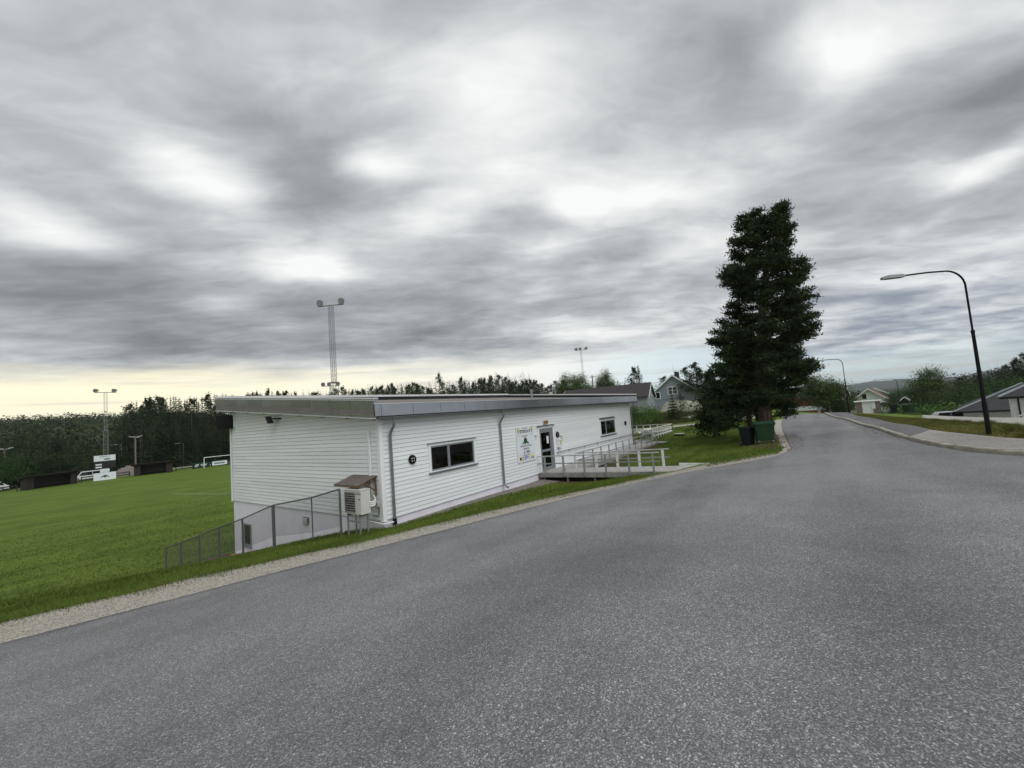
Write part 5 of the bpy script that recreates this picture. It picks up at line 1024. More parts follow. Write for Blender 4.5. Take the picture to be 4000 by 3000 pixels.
TREES=[('spruce',18.0,118.8,14.7,0.96,0),('pine',21.2,131.0,16.0,1.01,0),('spruce',19.9,123.4,15.5,1.03,0),('spruce',21.3,127.1,15.5,1.2,0),('spruce',19.0,114.5,15.5,0.86,0),('pine',22.4,127.0,15.2,1.03,0),('spruce',23.3,128.2,16.7,0.92,0),('pine',21.1,116.6,16.1,0.94,0),('pine',24.3,126.8,17.1,1.11,0),('spruce',25.7,131.7,17.1,0.98,0),('spruce',23.6,119.8,16.1,0.9,0),('pine',25.7,125.3,17.3,1.06,0),('spruce',25.4,122.0,16.9,0.93,0),('pine',24.6,117.1,16.3,1.09,0),('spruce',24.6,115.2,15.6,1.15,0),('spruce',25.5,115.3,16.6,0.92,0),('spruce',30.3,130.8,18.1,1.07,0),('spruce',27.0,117.0,17.0,0.86,0),('spruce',28.1,118.6,16.6,1.11,0),('spruce',27.2,114.3,15.8,1.19,0),('spruce',32.6,129.9,17.0,0.97,0),('spruce',30.9,122.3,16.7,1.12,0),('pine',28.4,111.2,15.6,1.11,0),('spruce',34.1,128.1,17.3,0.85,0),('spruce',34.1,126.1,17.2,0.93,0),('spruce',32.0,118.0,15.7,1.18,0),('spruce',36.8,130.4,17.8,1.01,0),('spruce',37.3,129.0,18.4,1.11,0),('pine',34.4,118.7,17.3,1.17,0),('spruce',38.6,129.8,17.8,0.94,0),('spruce',37.3,122.8,17.9,1.19,0),('spruce',33.6,110.6,16.8,0.92,0),('spruce',38.4,121.8,17.3,1.02,0),('spruce',41.5,129.1,18.4,1.01,0),('spruce',35.5,110.2,16.8,0.99,0),('spruce',36.5,111.0,16.2,1.17,0),('spruce',43.3,127.3,18.2,0.87,0),('spruce',38.5,113.5,16.9,0.92,0),('spruce',38.6,111.5,16.4,1.09,0),('spruce',16.8,112.5,12.3,1.12,0),('spruce',17.4,109.7,10.5,0.98,0),('spruce',18.3,111.1,13.3,1.28,0),('spruce',18.3,107.3,13.0,1.03,0),('spruce',19.5,110.8,10.6,1.03,0),('spruce',19.3,105.3,9.5,1.21,0),('spruce',20.9,108.6,12.3,1.16,0),('spruce',21.7,109.1,12.8,1.15,0),('spruce',21.8,106.3,9.4,1.19,0),('spruce',22.2,104.9,8.9,0.91,0),('spruce',23.7,107.8,12.1,1.28,0),('spruce',24.1,106.8,11.8,1.16,0),('spruce',24.0,104.1,11.1,1.16,0),('spruce',25.6,105.7,11.1,1.12,0),('spruce',26.0,105.2,11.7,1.08,0),('spruce',27.2,106.9,9.3,1.02,0),('spruce',26.9,103.3,9.1,0.95,0),('spruce',29.6,108.9,12.6,1.01,0),('spruce',29.8,106.5,8.7,0.97,0),('spruce',30.0,104.3,8.4,1.18,0),('spruce',31.7,107.2,9.1,1.23,0),('spruce',31.0,101.4,10.6,1.11,0),('spruce',32.4,102.6,11.5,1.11,0),('spruce',32.7,101.3,8.0,0.97,0),('spruce',35.2,105.4,9.2,1.3,0),('spruce',36.3,105.5,8.2,1.06,0),('spruce',49.5,133.4,18.0,1.02,1),('pine',40.1,108.3,16.4,1.05,1),('pine',50.6,131.5,18.3,0.91,1),('pine',43.2,111.2,16.9,1.03,1),('spruce',54.1,134.2,18.5,1.08,1),('spruce',44.0,110.0,16.5,0.85,1),('spruce',46.1,112.1,17.4,1.07,1),('pine',50.9,121.4,17.9,0.81,1),('spruce',51.4,120.4,17.3,0.82,1),('spruce',49.4,112.9,16.7,0.92,1),('pine',47.7,108.6,15.7,0.85,1),('pine',57.6,126.3,15.9,0.88,1),('pine',57.5,124.6,15.9,0.96,1),('spruce',51.0,109.4,14.9,0.84,1),('spruce',52.4,110.8,14.8,1.09,1),('pine',64.6,132.9,15.6,0.81,1),('pine',54.1,110.1,13.2,0.94,1),('spruce',64.3,126.7,15.0,1.01,1),('spruce',57.1,111.3,13.6,0.85,1),('spruce',63.1,120.5,14.5,0.9,1),('pine',55.0,103.6,13.7,1.09,1),('pine',68.4,126.2,14.8,1.01,1),('pine',62.2,113.3,13.6,1.01,1),('spruce',59.4,106.1,13.2,0.97,1),('spruce',56.5,99.5,12.9,1.09,1),('spruce',66.7,115.3,14.5,1.02,1),('pine',75.0,127.9,14.4,0.81,1),('pine',59.7,100.1,14.2,0.98,1),('spruce',62.7,103.6,14.1,0.94,1),('pine',75.9,122.0,16.1,0.94,1),('spruce',73.4,116.3,15.3,0.92,1),('spruce',69.0,107.6,14.7,0.94,1),('pine',79.0,120.8,14.8,0.91,1),('pine',77.7,116.7,14.3,0.81,1),('pine',75.0,111.5,13.9,1.0,1),('pine',68.2,99.4,13.8,0.89,1),('spruce',72.4,104.1,14.2,0.93,1),('spruce',84.7,119.7,14.0,0.91,1),('pine',81.2,112.9,15.2,0.82,1),('pine',71.8,97.5,13.7,0.93,1),('pine',85.2,113.8,15.0,0.94,1),('pine',75.8,100.0,14.6,1.01,1),('spruce',88.1,113.9,14.8,0.93,1),('pine',84.6,108.5,15.0,0.91,1),('pine',83.2,104.0,15.4,0.99,1),('pine',78.6,97.3,13.8,0.88,1),('spruce',88.8,108.3,15.3,0.86,1),('spruce',84.6,101.2,15.3,1.08,1),('spruce',92.0,107.6,15.5,0.9,1),('pine',78.0,90.0,13.8,0.93,1),('pine',79.8,90.0,14.4,0.88,1),('pine',80.5,88.9,13.8,0.94,1),('pine',96.1,106.1,14.8,0.86,1),('pine',98.0,105.6,14.0,0.85,1),('spruce',79.8,83.8,12.4,1.0,1),('pine',103.2,107.7,13.2,1.07,1),('pine',100.6,103.9,12.5,1.07,1),('spruce',98.1,98.4,11.6,0.97,1),('pine',94.6,93.3,10.8,0.81,1),('pine',104.2,101.5,11.5,1.03,1),('pine',87.3,83.5,10.7,0.89,1),('pine',107.0,101.1,12.4,1.0,1),('pine',105.3,97.0,13.4,0.87,1),('spruce',90.2,81.9,12.9,0.88,1),('spruce',89.2,78.5,14.2,1.04,1),('pine',101.0,88.7,15.5,1.05,1),('spruce',103.3,89.3,15.1,0.89,1),('spruce',95.7,80.4,13.6,1.03,1),('pine',108.4,90.1,13.6,1.01,1),('spruce',108.8,89.0,14.4,0.86,1),('pine',114.0,91.3,14.8,0.93,1),('pine',96.3,75.5,13.8,0.88,1),('pine',96.8,74.6,13.7,1.02,1),('pine',106.3,80.0,14.9,0.82,1),('pine',115.2,86.5,15.4,0.82,1),('spruce',92.9,67.1,12.4,0.96,1),('pine',101.1,72.2,14.4,1.04,1),('spruce',103.4,72.5,13.4,0.81,1),('pine',111.4,77.1,14.1,1.09,1),('pine',112.3,76.1,13.0,1.03,1),('pine',101.7,67.2,11.7,0.97,1),('pine',121.0,79.5,12.7,0.84,1),('pine',105.1,67.0,10.8,0.91,1),('pine',100.7,62.6,11.5,1.05,1),('pine',103.6,62.9,11.8,1.05,1),('pine',104.7,62.3,11.9,0.94,1),('pine',114.5,67.3,12.1,0.96,1),('pine',110.8,63.9,11.5,1.09,1),('spruce',110.1,62.1,10.9,1.03,1),('pine',114.9,64.5,10.6,1.0,1),('pine',110.2,60.0,8.7,0.82,1),('pine',113.0,60.6,9.5,0.98,1),('pine',126.3,67.0,10.4,0.88,1),('pine',131.3,68.1,11.9,1.08,1),('spruce',35.2,98.2,14.0,0.94,1),('spruce',39.4,105.4,15.0,0.94,1),('spruce',36.9,95.9,14.7,1.19,1),('spruce',41.6,104.0,15.8,0.93,1),('spruce',42.5,104.1,15.9,0.91,1),('spruce',39.8,93.8,14.8,1.07,1),('spruce',43.9,100.8,14.7,1.1,1),('spruce',45.8,100.9,14.3,1.02,1),('spruce',47.7,102.4,13.2,0.98,1),('spruce',48.4,101.4,12.7,1.01,1),('spruce',46.7,94.6,12.3,1.13,1),('spruce',47.5,94.3,12.0,1.03,1),('spruce',50.5,97.7,12.4,1.07,1),('spruce',48.9,91.4,11.3,0.97,1),('spruce',53.0,96.4,12.1,1.01,1),('spruce',50.7,89.8,11.4,0.93,1),('spruce',52.7,90.1,11.5,1.09,1),('spruce',55.1,92.6,12.6,0.98,1),('spruce',56.6,91.9,12.9,0.95,1),('spruce',60.4,94.8,13.1,0.96,1),('spruce',61.4,94.5,12.2,0.99,1),('spruce',62.6,93.1,11.6,0.91,1),('spruce',62.0,89.9,11.9,1.0,1),('spruce',58.5,82.6,12.0,1.07,1),('spruce',61.5,84.8,12.3,0.92,1),('spruce',63.3,85.0,11.8,0.96,1),('spruce',63.5,82.0,12.6,1.19,1),('spruce',63.6,79.6,11.9,1.0,1),('spruce',63.6,78.5,12.3,0.94,1),('spruce',66.1,78.5,12.5,1.17,1),('spruce',66.5,77.2,12.2,1.14,1),('spruce',71.9,80.9,12.2,0.93,1),('spruce',75.4,83.1,11.8,1.15,1),('spruce',69.2,73.6,10.6,1.17,1),('spruce',75.5,78.9,11.0,1.14,1),('spruce',72.7,73.0,9.9,0.91,1),('spruce',74.3,72.5,9.0,1.16,1),('spruce',77.3,74.0,9.3,0.9,1),('spruce',80.3,74.5,10.5,1.05,1),('spruce',78.2,69.8,10.7,0.98,1),('spruce',77.4,66.8,12.0,0.91,1),('spruce',78.0,65.4,11.4,1.05,1),('spruce',86.8,71.7,11.8,1.18,1),('spruce',82.7,66.4,11.7,1.15,1),('spruce',85.5,66.2,11.6,0.96,1),('spruce',87.8,65.7,12.6,0.96,1),('spruce',87.0,63.6,11.5,0.92,1),('spruce',83.4,58.9,11.4,0.98,1),('spruce',87.2,60.3,11.3,1.05,1),('spruce',86.2,57.5,10.0,1.17,1),('spruce',90.3,57.8,9.8,1.16,1),('spruce',89.1,55.8,9.5,1.12,1),('spruce',96.3,58.7,10.2,0.92,1),('spruce',91.9,53.4,9.8,1.01,1),('spruce',94.9,54.2,10.2,0.93,1),('spruce',99.6,54.8,8.8,1.17,1),('spruce',100.4,53.3,7.7,0.96,1),('spruce',97.6,49.7,7.8,1.06,1),('spruce',94.7,46.8,9.0,0.94,1),('pine',74.3,72.6,15.0,0.75,9),('birch',81.7,37.0,10.9,1.1,2),('birch',95.2,41.9,11.6,0.94,2),('birch',81.6,32.5,10.4,0.97,2),('birch',84.1,32.3,7.8,0.95,2),('birch',92.7,32.9,10.0,1.01,2),('birch',90.9,30.2,11.3,0.95,2),('birch',95.3,30.6,8.7,0.97,2),('birch',89.0,33.1,7.5,1.02,2),('birch',93.2,45.1,9.5,0.96,2),('birch',92.4,39.3,8.9,0.98,2),('spruce',112.6,35.9,9.2,1.0,1),('spruce',112.9,35.3,8.2,1.0,1),('spruce',113.3,34.0,8.2,1.0,1),('spruce',113.7,33.0,7.7,1.0,1),('pine',89.7,22.8,10.3,1.0,10),('spruce',89.2,21.4,10.7,1.25,11),('pine',99.4,18.6,8.1,1.1,12),('pine',73.4,7.3,7.9,0.9,13),('pine',71.8,5.2,8.5,1.1,14),('pine',70.0,4.1,7.1,1.0,14),('pine',158.5,-44.7,8.8,1.25,3),('spruce',143.9,-42.4,8.6,1.3,3),('spruce',176.0,-49.7,8.9,0.91,3),('spruce',141.7,-43.2,8.5,1.09,3),('spruce',142.4,-44.0,8.6,1.22,3),('pine',143.4,-44.8,8.6,1.12,3),('spruce',171.6,-51.8,8.8,1.06,3),('spruce',159.8,-49.8,9.0,1.21,3),('spruce',176.3,-54.4,9.3,1.19,3),('spruce',167.9,-53.2,9.8,0.97,3),('spruce',157.5,-51.4,10.2,1.25,3),('spruce',148.3,-49.8,10.2,1.27,3),('spruce',153.0,-51.6,10.3,1.27,3),('pine',175.6,-57.9,10.1,1.14,3),('spruce',138.8,-49.2,10.1,1.12,3),('spruce',148.5,-52.3,11.1,1.14,3),('pine',149.3,-53.2,11.9,1.13,3),('spruce',173.5,-60.3,11.9,0.95,3),('pine',147.6,-54.1,12.9,1.21,3),('spruce',131.7,-39.4,6.9,1.2,3),('spruce',116.3,-37.2,6.6,1.2,3),('spruce',122.6,-39.2,5.3,1.2,3),('spruce',123.7,-40.4,6.6,1.2,3),('spruce',124.2,-41.3,6.3,1.2,3),('spruce',130.1,-43.4,5.4,1.2,3),('spruce',124.7,-43.1,6.7,1.2,3),('spruce',122.0,-43.0,4.6,1.2,3),('spruce',114.7,-42.1,4.9,1.2,3),('spruce',124.0,-45.1,4.8,1.2,3),('spruce',127.8,-46.9,4.7,1.2,3),('spruce',113.5,-43.9,4.6,1.2,3),('leafy',99.6,-31.9,4.2,1.3,4),('leafy',89.6,-31.2,5.3,1.5,4),('leafy',94.2,-33.4,5.6,1.4,4),('leafy',81.3,-31.8,5.0,1.5,4),('leafy',88.7,-35.0,6.0,1.5,4),('leafy',92.3,-37.3,6.7,1.6,4),('leafy',86.2,-36.7,6.2,1.4,4),('leafy',95.1,-29.1,4.1,1.3,4),('leafy',85.1,-28.2,3.4,1.5,4),('leafy',77.5,-30.4,4.2,1.5,4),('leafy',78.9,-33.2,5.0,1.5,4),('birch',117.9,-32.0,11.1,1.5,15),('leafy',125.1,-31.5,8.5,1.4,4),('leafy',119.7,-33.2,6.7,1.3,4),('birch',73.5,-11.9,7.7,1.55,16),('birch',75.5,-13.4,6.6,1.5,17),('leafy',77.5,-14.5,5.5,1.3,18),('leafy',101.4,-16.6,4.5,1.2,18),('leafy',140.5,-29.3,7.2,1.3,19),('leafy',155.6,-28.8,8.0,1.3,19),('leafy',115.8,-25.3,2.8,1.5,19),('bush',86.0,-21.7,2.3,2.0,6),('bush',70.7,-23.3,2.6,1.64,6),('bush',74.5,-24.6,2.9,1.69,6),('bush',72.4,-25.2,2.8,1.73,6),('bush',76.2,-26.7,2.7,1.91,6),('bush',74.8,-22.8,2.8,1.94,6),('bush',80.2,-27.2,3.1,2.15,6),('bush',81.9,-28.7,2.8,1.51,6),('bush',78.9,-22.2,2.0,1.64,6),('youngpine',8.2,99.3,7.1,0.9,7),('youngpine',9.2,102.2,6.6,0.9,7),('youngpine',7.4,101.4,8.4,0.9,7),('spruce',0.2,123.9,9.1,1.1,5),('spruce',0.1,115.5,9.6,0.93,5),('spruce',1.5,125.3,8.7,0.92,5),('spruce',1.8,124.8,10.9,1.13,5),('spruce',1.9,119.2,11.0,1.15,5),('spruce',2.8,121.1,10.7,1.23,5),('spruce',3.0,115.1,11.3,0.95,5),('spruce',4.9,133.0,12.2,1.14,5),('spruce',5.3,131.0,11.7,0.93,5),('spruce',4.7,115.6,11.9,0.95,5),('spruce',4.5,109.8,10.3,1.1,5),('spruce',6.9,126.2,11.4,1.27,5),('spruce',6.8,120.9,8.9,1.1,5),('spruce',7.6,121.9,10.4,1.27,5),('spruce',8.5,123.3,9.5,1.03,5),('spruce',7.6,112.1,8.1,0.93,5),('spruce',11.3,134.0,9.4,1.26,5),('spruce',8.0,105.4,6.5,1.06,5),('spruce',14.1,107.6,8.9,1.19,5),('spruce',20.2,135.6,11.9,1.12,5),('spruce',-1.4,102.0,6.5,1.5,5),('spruce',-0.8,102.2,7.0,1.06,5),('leafy',-0.3,100.3,6.2,1.45,5),('spruce',0.7,104.6,7.3,1.02,5),('spruce',1.1,100.4,6.5,1.25,5),('spruce',2.0,103.8,7.9,1.02,5),('spruce',2.5,100.8,6.1,1.27,5),('spruce',3.2,101.0,6.0,1.21,5),('spruce',4.4,105.5,6.3,1.37,5),('leafy',5.0,104.0,5.3,1.49,5),('spruce',5.3,100.8,5.9,1.23,5),('spruce',6.7,105.5,5.7,1.34,5),('spruce',7.0,102.3,5.0,1.21,5),('leafy',12.1,103.7,5.4,1.42,5),('spruce',13.0,104.0,6.8,1.18,5),('spruce',13.6,102.3,7.2,1.48,5),('fir',49.5,3.9,3.4,1.25,20),('youngpine',47.9,2.5,3.3,1.3,21),('bush',44.7,6.0,2.2,0.9,8),('bush',45.8,5.9,2.4,0.9,8),('bush',44.2,4.6,1.9,0.9,8),('bush',38.9,4.7,2.1,0.9,8),('birch',33.0,3.2,2.9,0.9,22)]
GRP={0:('dark conifer in the dense forest edge behind the field','forest edge behind the field'),1:('conifer in the treeline behind the clubhouse roof','treeline behind the roof'),2:('light green birch in the clump right of the treeline, behind the roof','birches behind the roof'),
3:('dark conifer on the wooded hill at the right edge','wooded hill at the right'),4:('leafy tree on the slope left of and above the white houses','leafy trees on the right slope'),5:('tree in the mixed wood behind the dugouts at the left','mixed wood at the left'),6:('low round bush below the footway crest','bushes below the crest'),
7:('young pine standing by the track left of the scoreboard','young pines by the track'),8:('small green bush on the heather bank below the barn','bushes on the heather bank'),9:('tall slim pine rising alone above the treeline behind the roof',0),10:('airy pine left of the pointed spruce above the barn roof',0),11:('pointed dark spruce above the barn roof',0),12:('small round pine beside the grey house gable',0),
13:('pine behind the grey house chimneys',0),14:('dark pine between the grey house and the big pine','pines right of the grey house'),15:('big airy birch standing tall right of the far street lamp',0),16:('leaning birch just left of the middle street lamp',0),17:('fuller birch at the foot of the middle street lamp',0),18:('leafy tree round the red shed at the crest','trees round the red shed'),19:('leafy tree down the hill near the white house','trees near the white house'),
20:('dense young fir in front of the barn gable',0),21:('young pine in front of the tarpaulin',0),22:('slim young birch just beyond the clubhouse corner',0)}
NAMEK={'spruce':'spruce_tree','pine':'pine_tree','birch':'birch_tree','leafy':'leafy_tree','bush':'bush','youngpine':'young_pine','fir':'fir_tree'}
rt=random.Random(3)
for kind,x,y,h,rs,g in TREES:
    cm,tm,h0=rt.choice(PROTO[kind]); lab,grp=GRP[g]; az_=math.degrees(math.atan2(y-CAM[1],x-CAM[0]))
    if g in (0,1,3,5): lab=lab.replace('dark conifer','dark '+kind).replace('conifer',kind).replace('tree in',('leafy tree' if kind=='leafy' else kind)+' in')
    if g==1: lab=lab.replace('clubhouse roof',('right' if az_<42 else 'middle' if az_<53 else 'left')+' part of the clubhouse roof')
    if g==0: lab=lab+(', near the building' if az_<73 else ', near the masts')
    if g==5: lab=lab+(' beyond the left dugout' if az_>81.5 else ' around the scoreboard')
    if grp: grp=grp+', '+lab.split(' in ')[0]
    t=thing(NAMEK[kind],lab,'bush' if kind=='bush' else 'tree',(x,y,H1(x,y)-.05),grp if grp else None)
    s=h/h0; w=max(.55,min(1.7,s*.35+.65*1.0))*rs if kind not in('bush','fir','youngpine') else s*rs
    w=min(w,s*rs*1.5) if kind not in('bush','fir','youngpine') else w
    t.scale=(w,w*rt.uniform(.92,1.08),s); t.rotation_euler=(0,0,rt.uniform(0,6.3))
    lk('trunk',tm,t); lk('crown',cm,t)
# the big roadside pine and its two companions
PB=np.array((20.94,-8.96)); er=np.array((.089,-.996)); ef=np.array((.996,.089))
PROF=np.array([(0.81,-1.9,.6),(1.04,-2.3,1.1),(1.66,-2.77,1.61),(2.29,-3.15,1.91),(2.92,-3.15,1.97),(3.5,-2.94,2.57),(3.94,-2.89,3.09),(4.39,-2.77,3.25),(4.73,-2.59,2.76),(5.07,-2.34,2.13),(5.5,-2.29,2.6),(6.26,-2.64,3.28),(6.7,-2.52,3.53),(7.44,-1.93,3.4),(8.51,-1.41,3.26),(9.33,-1.04,2.75),(9.96,-1.73,3.34),(10.48,-1.61,2.98),(11.03,-1.16,2.12),(11.75,-.98,2.51),(12.54,-.96,2.64),(13.33,-.49,2.32),(13.81,.01,2.38),(13.96,1.3,2.45)])
def bigpine():
    rg=np.random.default_rng(12); g=H1(*PB); t=thing('pine_tree','huge dark pine with a broad ragged crown standing by the road','tree',(PB[0],PB[1],g))
    axis_=lambda z: np.interp(z,[0,2,5,9,14],[0,.02,.12,.7,1.75])
    pts=[];rs=[]
    for z in (-.4,.0,.25,.8,2,4,6,8,10,12,13.4):
        o=axis_(max(z,0)); p=PB+er*o; pts.append((p[0],p[1],g+z)); rs.append(float(np.interp(z,[-.4,0,.25,.8,3,8,13.4],[.75,.62,.46,.38,.34,.2,.04])))
    MB().tube(pts,rs,14).build('trunk','bark',t,smooth=True)
    C=[];D=[];S=[]; br=MB(); nb=290
    OUT=[(pz-.12+rg.normal(0,.06),th0+rg.normal(0,.22)) for pz,_,_ in PROF if pz>1.5 for th0 in (0,np.pi,0,np.pi)]
    for i in range(nb+len(OUT)):
        z=2.0+11.75*((i+rg.random())/nb)**.96 if i<nb else OUT[i-nb][0]; lo,hi=np.interp(z,PROF[:,0],PROF[:,1]),np.interp(z,PROF[:,0],PROF[:,2]); ax=axis_(z); th=rg.random()*2*np.pi if i<nb else OUT[i-nb][1]
        c,s=math.cos(th),math.sin(th); ext=(hi-ax) if c>0 else (ax-lo); dep=.5*(hi-lo)*.95
        L=max(.5,1/math.sqrt((c/max(ext,.3))**2+(s/max(dep,.5))**2))*(rg.uniform(.6,.95) if i<nb else rg.uniform(.88,.98)); 
        base=np.array([*(PB+er*ax),g+z-.16*L]); d3=np.array([er[0]*c+ef[0]*s,er[1]*c+ef[1]*s,0]); up=(rg.uniform(.02,.28) if z>3.4 else (rg.uniform(-.26,.1) if abs(c)>.75 and c<0 else rg.uniform(.05,.25)))*L
        q_=lambda t: base+d3*L*t+np.array([0,0,up*t**1.7])
        if i%2==0: br.tube([q_(0),q_(.5),q_(.95)],[.055*(1-z/18),.035,.012],4)
        ntw=int(6+L*4.2); side=np.array([-d3[1],d3[0],0])
        for k in range(ntw):
            tt=.3+.7*rg.random()**.55; p=q_(tt)+side*rg.normal(0,.16+.22*L*(1-tt)*.6)+np.array([0,0,rg.normal(.05,.07)]); nt_=rg.integers(20,30)
            cl=p+rg.normal(size=(nt_,3))*np.array([.16,.16,.075]); dd=rg.normal(size=(nt_,3))+np.array([0,0,.55])+d3*.6; C.append(cl);D.append(dd);S.append(np.full(nt_,.125)*(.7+.6*rg.random(nt_)))
    C=np.concatenate(C);D=np.concatenate(D);S=np.concatenate(S); D/=np.linalg.norm(D,axis=1,keepdims=True); n=len(C)
    w=np.cross(D,rg.normal(size=(n,3))); w/=np.linalg.norm(w,axis=1,keepdims=True)+1e-9
    V_=np.stack([C-w*S[:,None]*.27,C+w*S[:,None]*.27,C+D*S[:,None]*1.35],1).reshape(-1,3); V_=V_-np.array([PB[0],PB[1],g])
    npmesh('crown',V_,np.arange(3*n).reshape(n,3),'needles_pine',t); br.build('branches','bark',t)
bigpine()
def sidepine(x,y,h,r,lab,seed,tr=.2,lo=.16):
    g=H1(x,y); t=thing('pine_tree',lab,'tree',(x,y,g)); V_,F_=pinec(seed,h,r,9000,lo,.14); npmesh('crown',V_,F_,'needles_pine',t); limbs(trunkm(h,tr,.95,10,seed),h,r,12,seed,.22).build('trunk','bark',t,world=False,smooth=True)
sidepine(22.35,-7.95,5.6,2.2,'lower pine with a straight trunk left behind the big pine',5,.22,.34); sidepine(22.9,-8.4,7.0,1.6,'slim pine trunk half hidden behind the big pine',6,.2,.34)
sidepine(26.0,-5.2,4.7,1.25,'small bushy pine left of the big pine group',8,.14,.12)
# wooded slopes that read as one mass
def woods(name,az0,az1,d0,d1,n,h0,h1,seed,label,k=200,mat_='needles_forest',round_=0.0):
    rg=np.random.default_rng(seed); Vs=[];
    d=np.sqrt(rg.uniform(d0**2,d1**2,n)); a=np.radians(rg.uniform(az0,az1,n)); x=CAM[0]+d*np.cos(a); y=CAM[1]+d*np.sin(a); z=H(x,y)
    for i in range(n):
        h=rg.uniform(h0,h1); r=h*rg.uniform(.14,.22)
        if rg.random()<round_: 
            u=rg.normal(size=(k,3)); u/=np.linalg.norm(u,axis=1,keepdims=True); C=u*rg.random((k,1))**.35*np.array([h*.32,h*.32,h*.42])+np.array([0,0,h*.5]); S=np.full(k,h*.055)
        else:
            f=rg.random(k)**1.1; an=rg.random(k)*6.3; rad=r*(1-f)**.85*(.35+.75*rg.random(k)); C=np.stack([rad*np.cos(an),rad*np.sin(an),h*(.05+.95*f)-rad*.35],-1); S=h*.038*(1.2-f)
        V_,_=tris(C,S,rg,.6); Vs.append(V_+np.array([x[i],y[i],z[i]]))
    V_=np.concatenate(Vs); o=npmesh(name,V_,np.arange(len(V_)).reshape(-1,3),mat_,kind='stuff'); tag(o,label,'forest'); return o
woods('forest',69,101,150,300,750,9,14,1,'dense dark conifer forest covering the hill behind the field',170,'needles_forest',.35)
woods('forest',70,101,300,470,1300,10,13,2,'far forest along the top of the left ridge',100,'needles_forest',.65)
woods('forest',33,69,140,205,700,13,16.5,3,'forest seen through the gaps of the treeline behind the roof',140)
woods('forest',-40,-9.5,150,300,420,8,11.5,4,'dark wooded hill at the right edge of the view',110,'needles_forest',.25)
woods('forest',-10,14,190,520,900,8,13,5,'band of dark woodland in the valley below the blue hills',90,'needles_forest',.4)
# ---------------- ground cover ----------------
def inside(P,poly):
    x,y=P[:,0],P[:,1]; c=np.zeros(len(P),bool); n=len(poly)
    for i in range(n):
        x0,y0=poly[i];x1,y1=poly[(i+1)%n]; m_=((y0>y)!=(y1>y)); c^=m_&(x<(x1-x0)*(y-y0)/(y1-y0+1e-12)+x0)
    return c
def blades(name,label,poly,n,l0,l1,w,mat_,seed,bare=None,lean=.5):
    rg=np.random.default_rng(seed); poly=np.array(poly); lo,hi=poly.min(0),poly.max(0); P=np.zeros((0,2))
    while len(P)<n:
        Q=rg.uniform(lo,hi,(n,2)); Q=Q[inside(Q,poly)]
        if bare is not None: Q=Q[bare(Q,rg)]
        P=np.r_[P,Q]
    P=P[:n]; z=H(P[:,0],P[:,1])+.02; L=rg.uniform(l0,l1,n); a=rg.random(n)*6.3; ln=rg.normal(0,lean,(n,2))
    B=np.c_[P,z]; dv=np.c_[np.cos(a),np.sin(a),np.zeros(n)]*w*(L/l1)[:,None]; T_=B+np.c_[ln*L[:,None],L]
    V_=np.stack([B-dv,B+dv,T_],1).reshape(-1,3); o=npmesh(name,V_,np.arange(3*n).reshape(n,3),mat_,kind='stuff'); tag(o,label,'grass'); return o
vg=[tuple(p) for p in G1[(G1[:,0]>-26)&(G1[:,0]<8.5)]]
def band(P,d0,d1): P=np.array(P); return [tuple(p) for p in offs(P,d0)]+[tuple(p) for p in offs(P,d1)][::-1]
notclub=lambda Q,rg: ~((Q[:,0]>-.05)&(Q[:,0]<23.5)&(Q[:,1]>-.35-np.clip(Q[:,0],0,6)*.11)&(Q[:,1]<12.2))&~((Q[:,0]>9.2)&(Q[:,0]<23.9)&(Q[:,1]>-1.5))&~((Q[:,0]>9.2)&(Q[:,0]<10.95)&(Q[:,1]>-7.7))&~((Q[:,0]>8.7)&(Q[:,0]<11.6)&(Q[:,1]>-3.9+rg.normal(0,.25,len(Q)))) & ~((Q[:,0]>-2.3)&(Q[:,1]>7)&(Q[:,1]<13.2)&(Q[:,0]<0)&(rg.random(len(Q))<.8))
blades('grass','longer green grass on the verge behind the gravel shoulder',band(vg,-.08,1.5),42000,.035,.10,.007,'grass_verge',1,notclub)
blades('grass','grass on the bank falling from the verge to the field',band(vg,1.3,11),60000,.04,.10,.016,'grass_verge',2,lambda Q,rg: notclub(Q,rg)&(rg.random(len(Q))<1-sstep(0,11,Q[:,1]+.37*Q[:,0]+rg.normal(0,1.5,len(Q)))*.9))
blades('grass','mown grass of the field nearest the bank',[(-30,8),(-2.5,12.4),(14,13),(22,48),(-30,52)],75000,.03,.07,.03,'grass_field',3,lambda Q,rg: (rg.random(len(Q))<1-sstep(14,46,Q[:,1]+rg.normal(0,3,len(Q))))&~((Q[:,0]>-2.3)&(Q[:,1]<13.2)))
lw=[(11.2,-1.7),(23.9,-1.7),(24,6),(31,3.6),(40,0),(44,-3.5),(46,-8.2),(39.5,-8.2),(30,-8.6),(23.6,-9.1),(18.1,-9.75),(14.4,-10.1),(12.3,-10.0),(10.6,-8.7),(9.2,-7.6),(11.2,-6.4)]
blades('grass','lawn between the ramp, the terrace and the pines',lw,90000,.035,.10,.014,'grass_verge',4,notclub)
dl=[tuple(p) for p in eW[(eW[:,0]>8)&(eW[:,0]<50)]]+[(46,-17),(37,-17.3),(29,-17.9),(22.6,-18.4),(17.9,-18.4),(14.5,-19.3)]
blades('grass','dry yellowing grass between the footway and the gravel yard',dl,52000,.035,.11,.012,'grass_dry',5)
hb=[(25,10.5),(28,8.6),(34,5.8),(42,3.3),(48,.4),(53,-2),(61,2.2),(57,7),(51,10),(43,14),(34,18)]
blades('heather','rusty heather and long grass on the bank below the barn',hb,26000,.10,.42,.03,'heather',6,None,.35); blades('heather','green tufts scattered over the bank below the barn',hb,9000,.15,.5,.03,'leaves_bush',16,None,.35)
tf=MB(); rg=random.Random(8)
